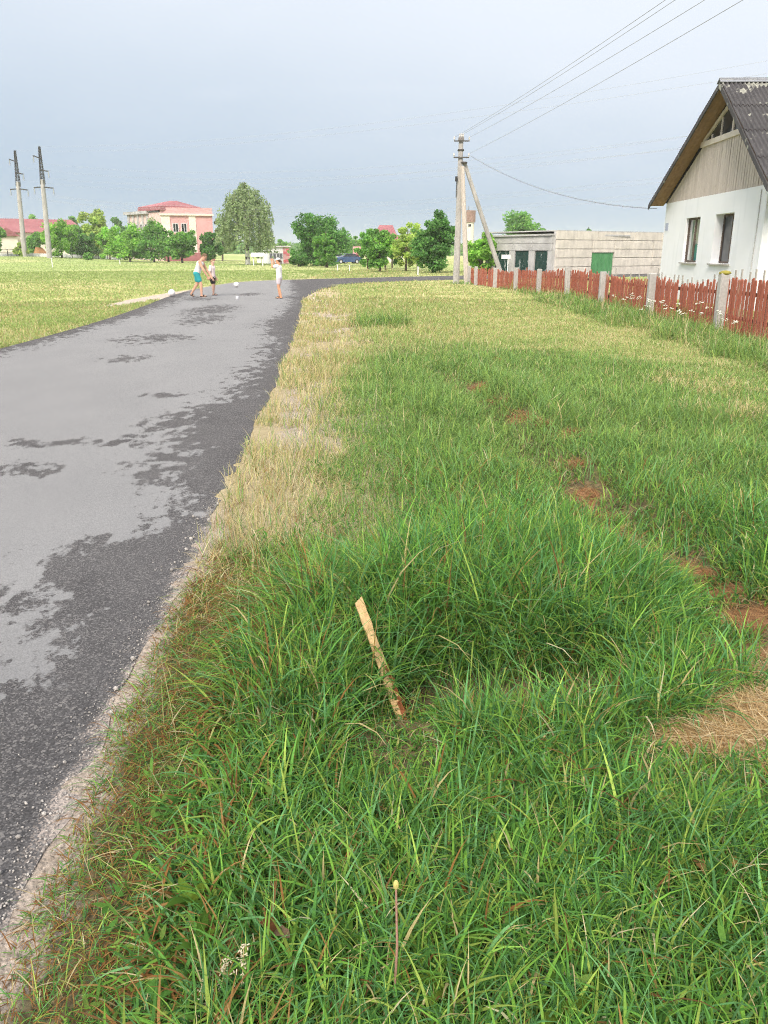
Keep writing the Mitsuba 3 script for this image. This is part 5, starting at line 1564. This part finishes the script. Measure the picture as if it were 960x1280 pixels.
def broad_leaf(base, az, ln, wd, lift, droop, jag, g_):
    n_ = 7
    t = np.linspace(0, 1, n_)
    th = lift - droop * t
    h = np.concatenate([[0], np.cumsum(np.cos(th[:-1]) * ln / (n_ - 1))]); z = np.concatenate([[0], np.cumsum(np.sin(th[:-1]) * ln / (n_ - 1))])
    w_ = wd * np.sin(np.pi * np.clip(t, .03, .97) ** .8) ** .8 * (1 + jag * (np.arange(n_) % 2 - .5))
    w_[-1] = wd * .05
    d2, s2 = np.array([math.cos(az), math.sin(az), 0]), np.array([-math.sin(az), math.cos(az), 0])
    V = []
    for i in range(n_):
        c_ = base + d2 * h[i] + [0, 0, z[i]]
        V += [c_ - s2 * w_[i] / 2 + [0, 0, w_[i] * .18], c_, c_ + s2 * w_[i] / 2 + [0, 0, w_[i] * .18]]
    F = []
    for i in range(n_ - 1):
        for j in (0, 1):
            a_ = i * 3 + j
            F += [[a_, a_ + 1, a_ + 4], [a_, a_ + 4, a_ + 3]]
    return trimesh.Trimesh(np.array(V), np.array(F), process=False)


spots = [(390, 985), (320, 1005), (345, 1185), (290, 1120), (390, 1100), (240, 1140), (640, 1060), (700, 1090), (585, 1160), (560, 1240), (760, 1235), (700, 1265), (905, 1130), (945, 1150), (250, 1190), (340, 955), (480, 1070), (520, 1180), (600, 1010), (310, 880), (285, 940), (880, 1215), (665, 985), (430, 1180), (820, 1040)]
for x, y in spots:
    b = on_ground(x, y, .05); b[2] = ground_z(b[0], b[1])
    k = thing('broadleaf_weed', 'small broad leaved weed nestled among the foreground grass', 'plant', group='broad leaved weeds in the foreground grass')
    a0 = r6.uniform(0, 6.28)
    for i in range(r6.integers(4, 7)):
        ln_, wd = r6.uniform(.05, .10), r6.uniform(.016, .032)
        c_ = np.array([.10, .20, .035]) * r6.uniform(.7, 1.3) + np.array([.05, .03, 0]) * (r6.random() < .3)
        part(k, 'leaf', broad_leaf(b + [0, 0, r6.uniform(.03, .08)], a0 + i * 1.2 + r6.normal(0, .3), ln_, wd, r6.uniform(.5, 1.1), r6.uniform(.6, 1.4), .35 if i % 2 else .1, r6), 'mat_leaf', smooth=True, color=tuple(c_))
for x, y, c_, lab in [(326, 1152, (.20, .09, .045), 'curled reddish brown dead leaf low in the grass near the road edge'), (362, 1172, (.24, .16, .11), 'flat grey brown dead leaf in the grass right of the curled reddish one'), (920, 1085, (.50, .36, .13), 'yellow withered leaf on the grass at the right edge'), (868, 1075, (.46, .26, .12), 'orange brown withered leaf right of centre near the hay')]:
    b = on_ground(x, y, .12)
    single('dead_leaf', broad_leaf(b, r6.uniform(0, 6), .055, .03, .5, 1.8, .3, r6), 'mat_leaf', lab, 'leaf', smooth=True, color=c_)
for x0, y0, x1, y1, lab in [(491, 1262, 495, 1106, 'bare reddish stalk with a closed yellow bud in the middle foreground'), (740, 1040, 729, 975, 'pale stalk with a small dry bud below the hay'), (800, 1040, 806, 985, 'pale stalk with a dry bud beside the hay, right of the other one')]:
    b = on_ground(x0, y0, .03); d_ = ray(x1, y1)
    tp = np.array([0, 0, EYE]) + d_ * (np.linalg.norm(b[:2]) * 1.04 / np.linalg.norm(d_[:2]))
    k = thing('flower_stalk', lab, 'plant')
    mid = (b + tp) / 2 + [.006, 0, .005]
    part(k, 'stem', tube([b - [0, 0, .03], mid, tp], [.003, .0026, .0022], 6), 'mat_plain', smooth=True, color=(.36, .20, .15) if x0 < 600 else (.5, .42, .24))
    bd = trimesh.creation.icosphere(subdivisions=2, radius=1); bd.apply_scale((.006, .006, .012)); bd.apply_translation(tp)
    part(k, 'bud', bd, 'mat_plain', smooth=True, color=(.55, .47, .16) if x0 < 600 else (.56, .45, .22))
# pale seed heads at the lower left
for i, (x, y, tx, ty) in enumerate([(255, 1290, 285, 1195), (230, 1295, 262, 1215), (290, 1285, 305, 1180), (270, 1300, 250, 1235), (310, 1292, 330, 1225), (345, 1290, 355, 1250)]):
    b = on_ground(x, y, .02); d_ = ray(tx, ty)
    tp = np.array([0, 0, EYE]) + d_ * (np.linalg.norm(b[:2]) * 1.05 / np.linalg.norm(d_[:2]))
    k = thing('seeding_grass', 'pale seeding grass stem at the bottom left of the grass', 'plant', group='seeding grass stems at the bottom left')
    part(k, 'stem', tube([b, (b + tp) / 2 + [.01, 0, .01], tp], [.0015, .0013, .001], 5), 'mat_straw', color=(.5, .42, .22))
    sd = []
    for j in range(46):
        t_ = r6.uniform(.55, 1.0)
        q_ = b + (tp - b) * t_ + r6.normal(0, .011, 3) * (1.35 - t_)
        e_ = trimesh.creation.icosahedron(); e_.apply_scale((.0016, .0016, .0045)); e_.apply_transform(trimesh.transformations.random_rotation_matrix(r6.random(3))); e_.apply_translation(q_)
        sd.append(e_)
    part(k, 'seed_head', cat(*sd), 'mat_plain', color=(.62, .54, .40))
# white flowering weeds at the foot of the fence
for i in range(34):
    X_, Y_ = r6.uniform(6.0, 6.75), r6.uniform(14.5, 23)
    h_ = r6.uniform(.3, .6)
    b = np.array([X_, Y_, float(ground_z(X_, Y_))])
    k = thing('yarrow', 'white flowering weed at the foot of the red fence', 'plant', group='white flowering weeds along the fence')
    tp = b + [r6.normal(0, .05), r6.normal(0, .05), h_]
    part(k, 'stem', tube([b, (b + tp) / 2, tp], [.005, .005, .004], 4), 'mat_plain', color=(.14, .2, .06))
    ds = []
    for j in range(7):
        q_ = trimesh.creation.icosphere(subdivisions=1, radius=1); q_.apply_scale((.014, .014, .008)); q_.apply_translation(tp + [r6.normal(0, .028), r6.normal(0, .028), r6.normal(0, .012)]); ds.append(q_)
    part(k, 'flower_head', cat(*ds), 'mat_plain', color=(.72, .71, .62), kind='stuff')

# ------------------------------------------------------------------ thin summer haze round the whole scene
scene['haze'] = {'type': 'cube', 'to_world': T().translate([0, 600, 13.5]).scale([1400, 1000, 15.5]), 'bsdf': {'type': 'null'}, 'interior': {'type': 'ref', 'id': 'haze_air'}}
say('haze', 'thin pale haze in the air', 'haze', kind='stuff')
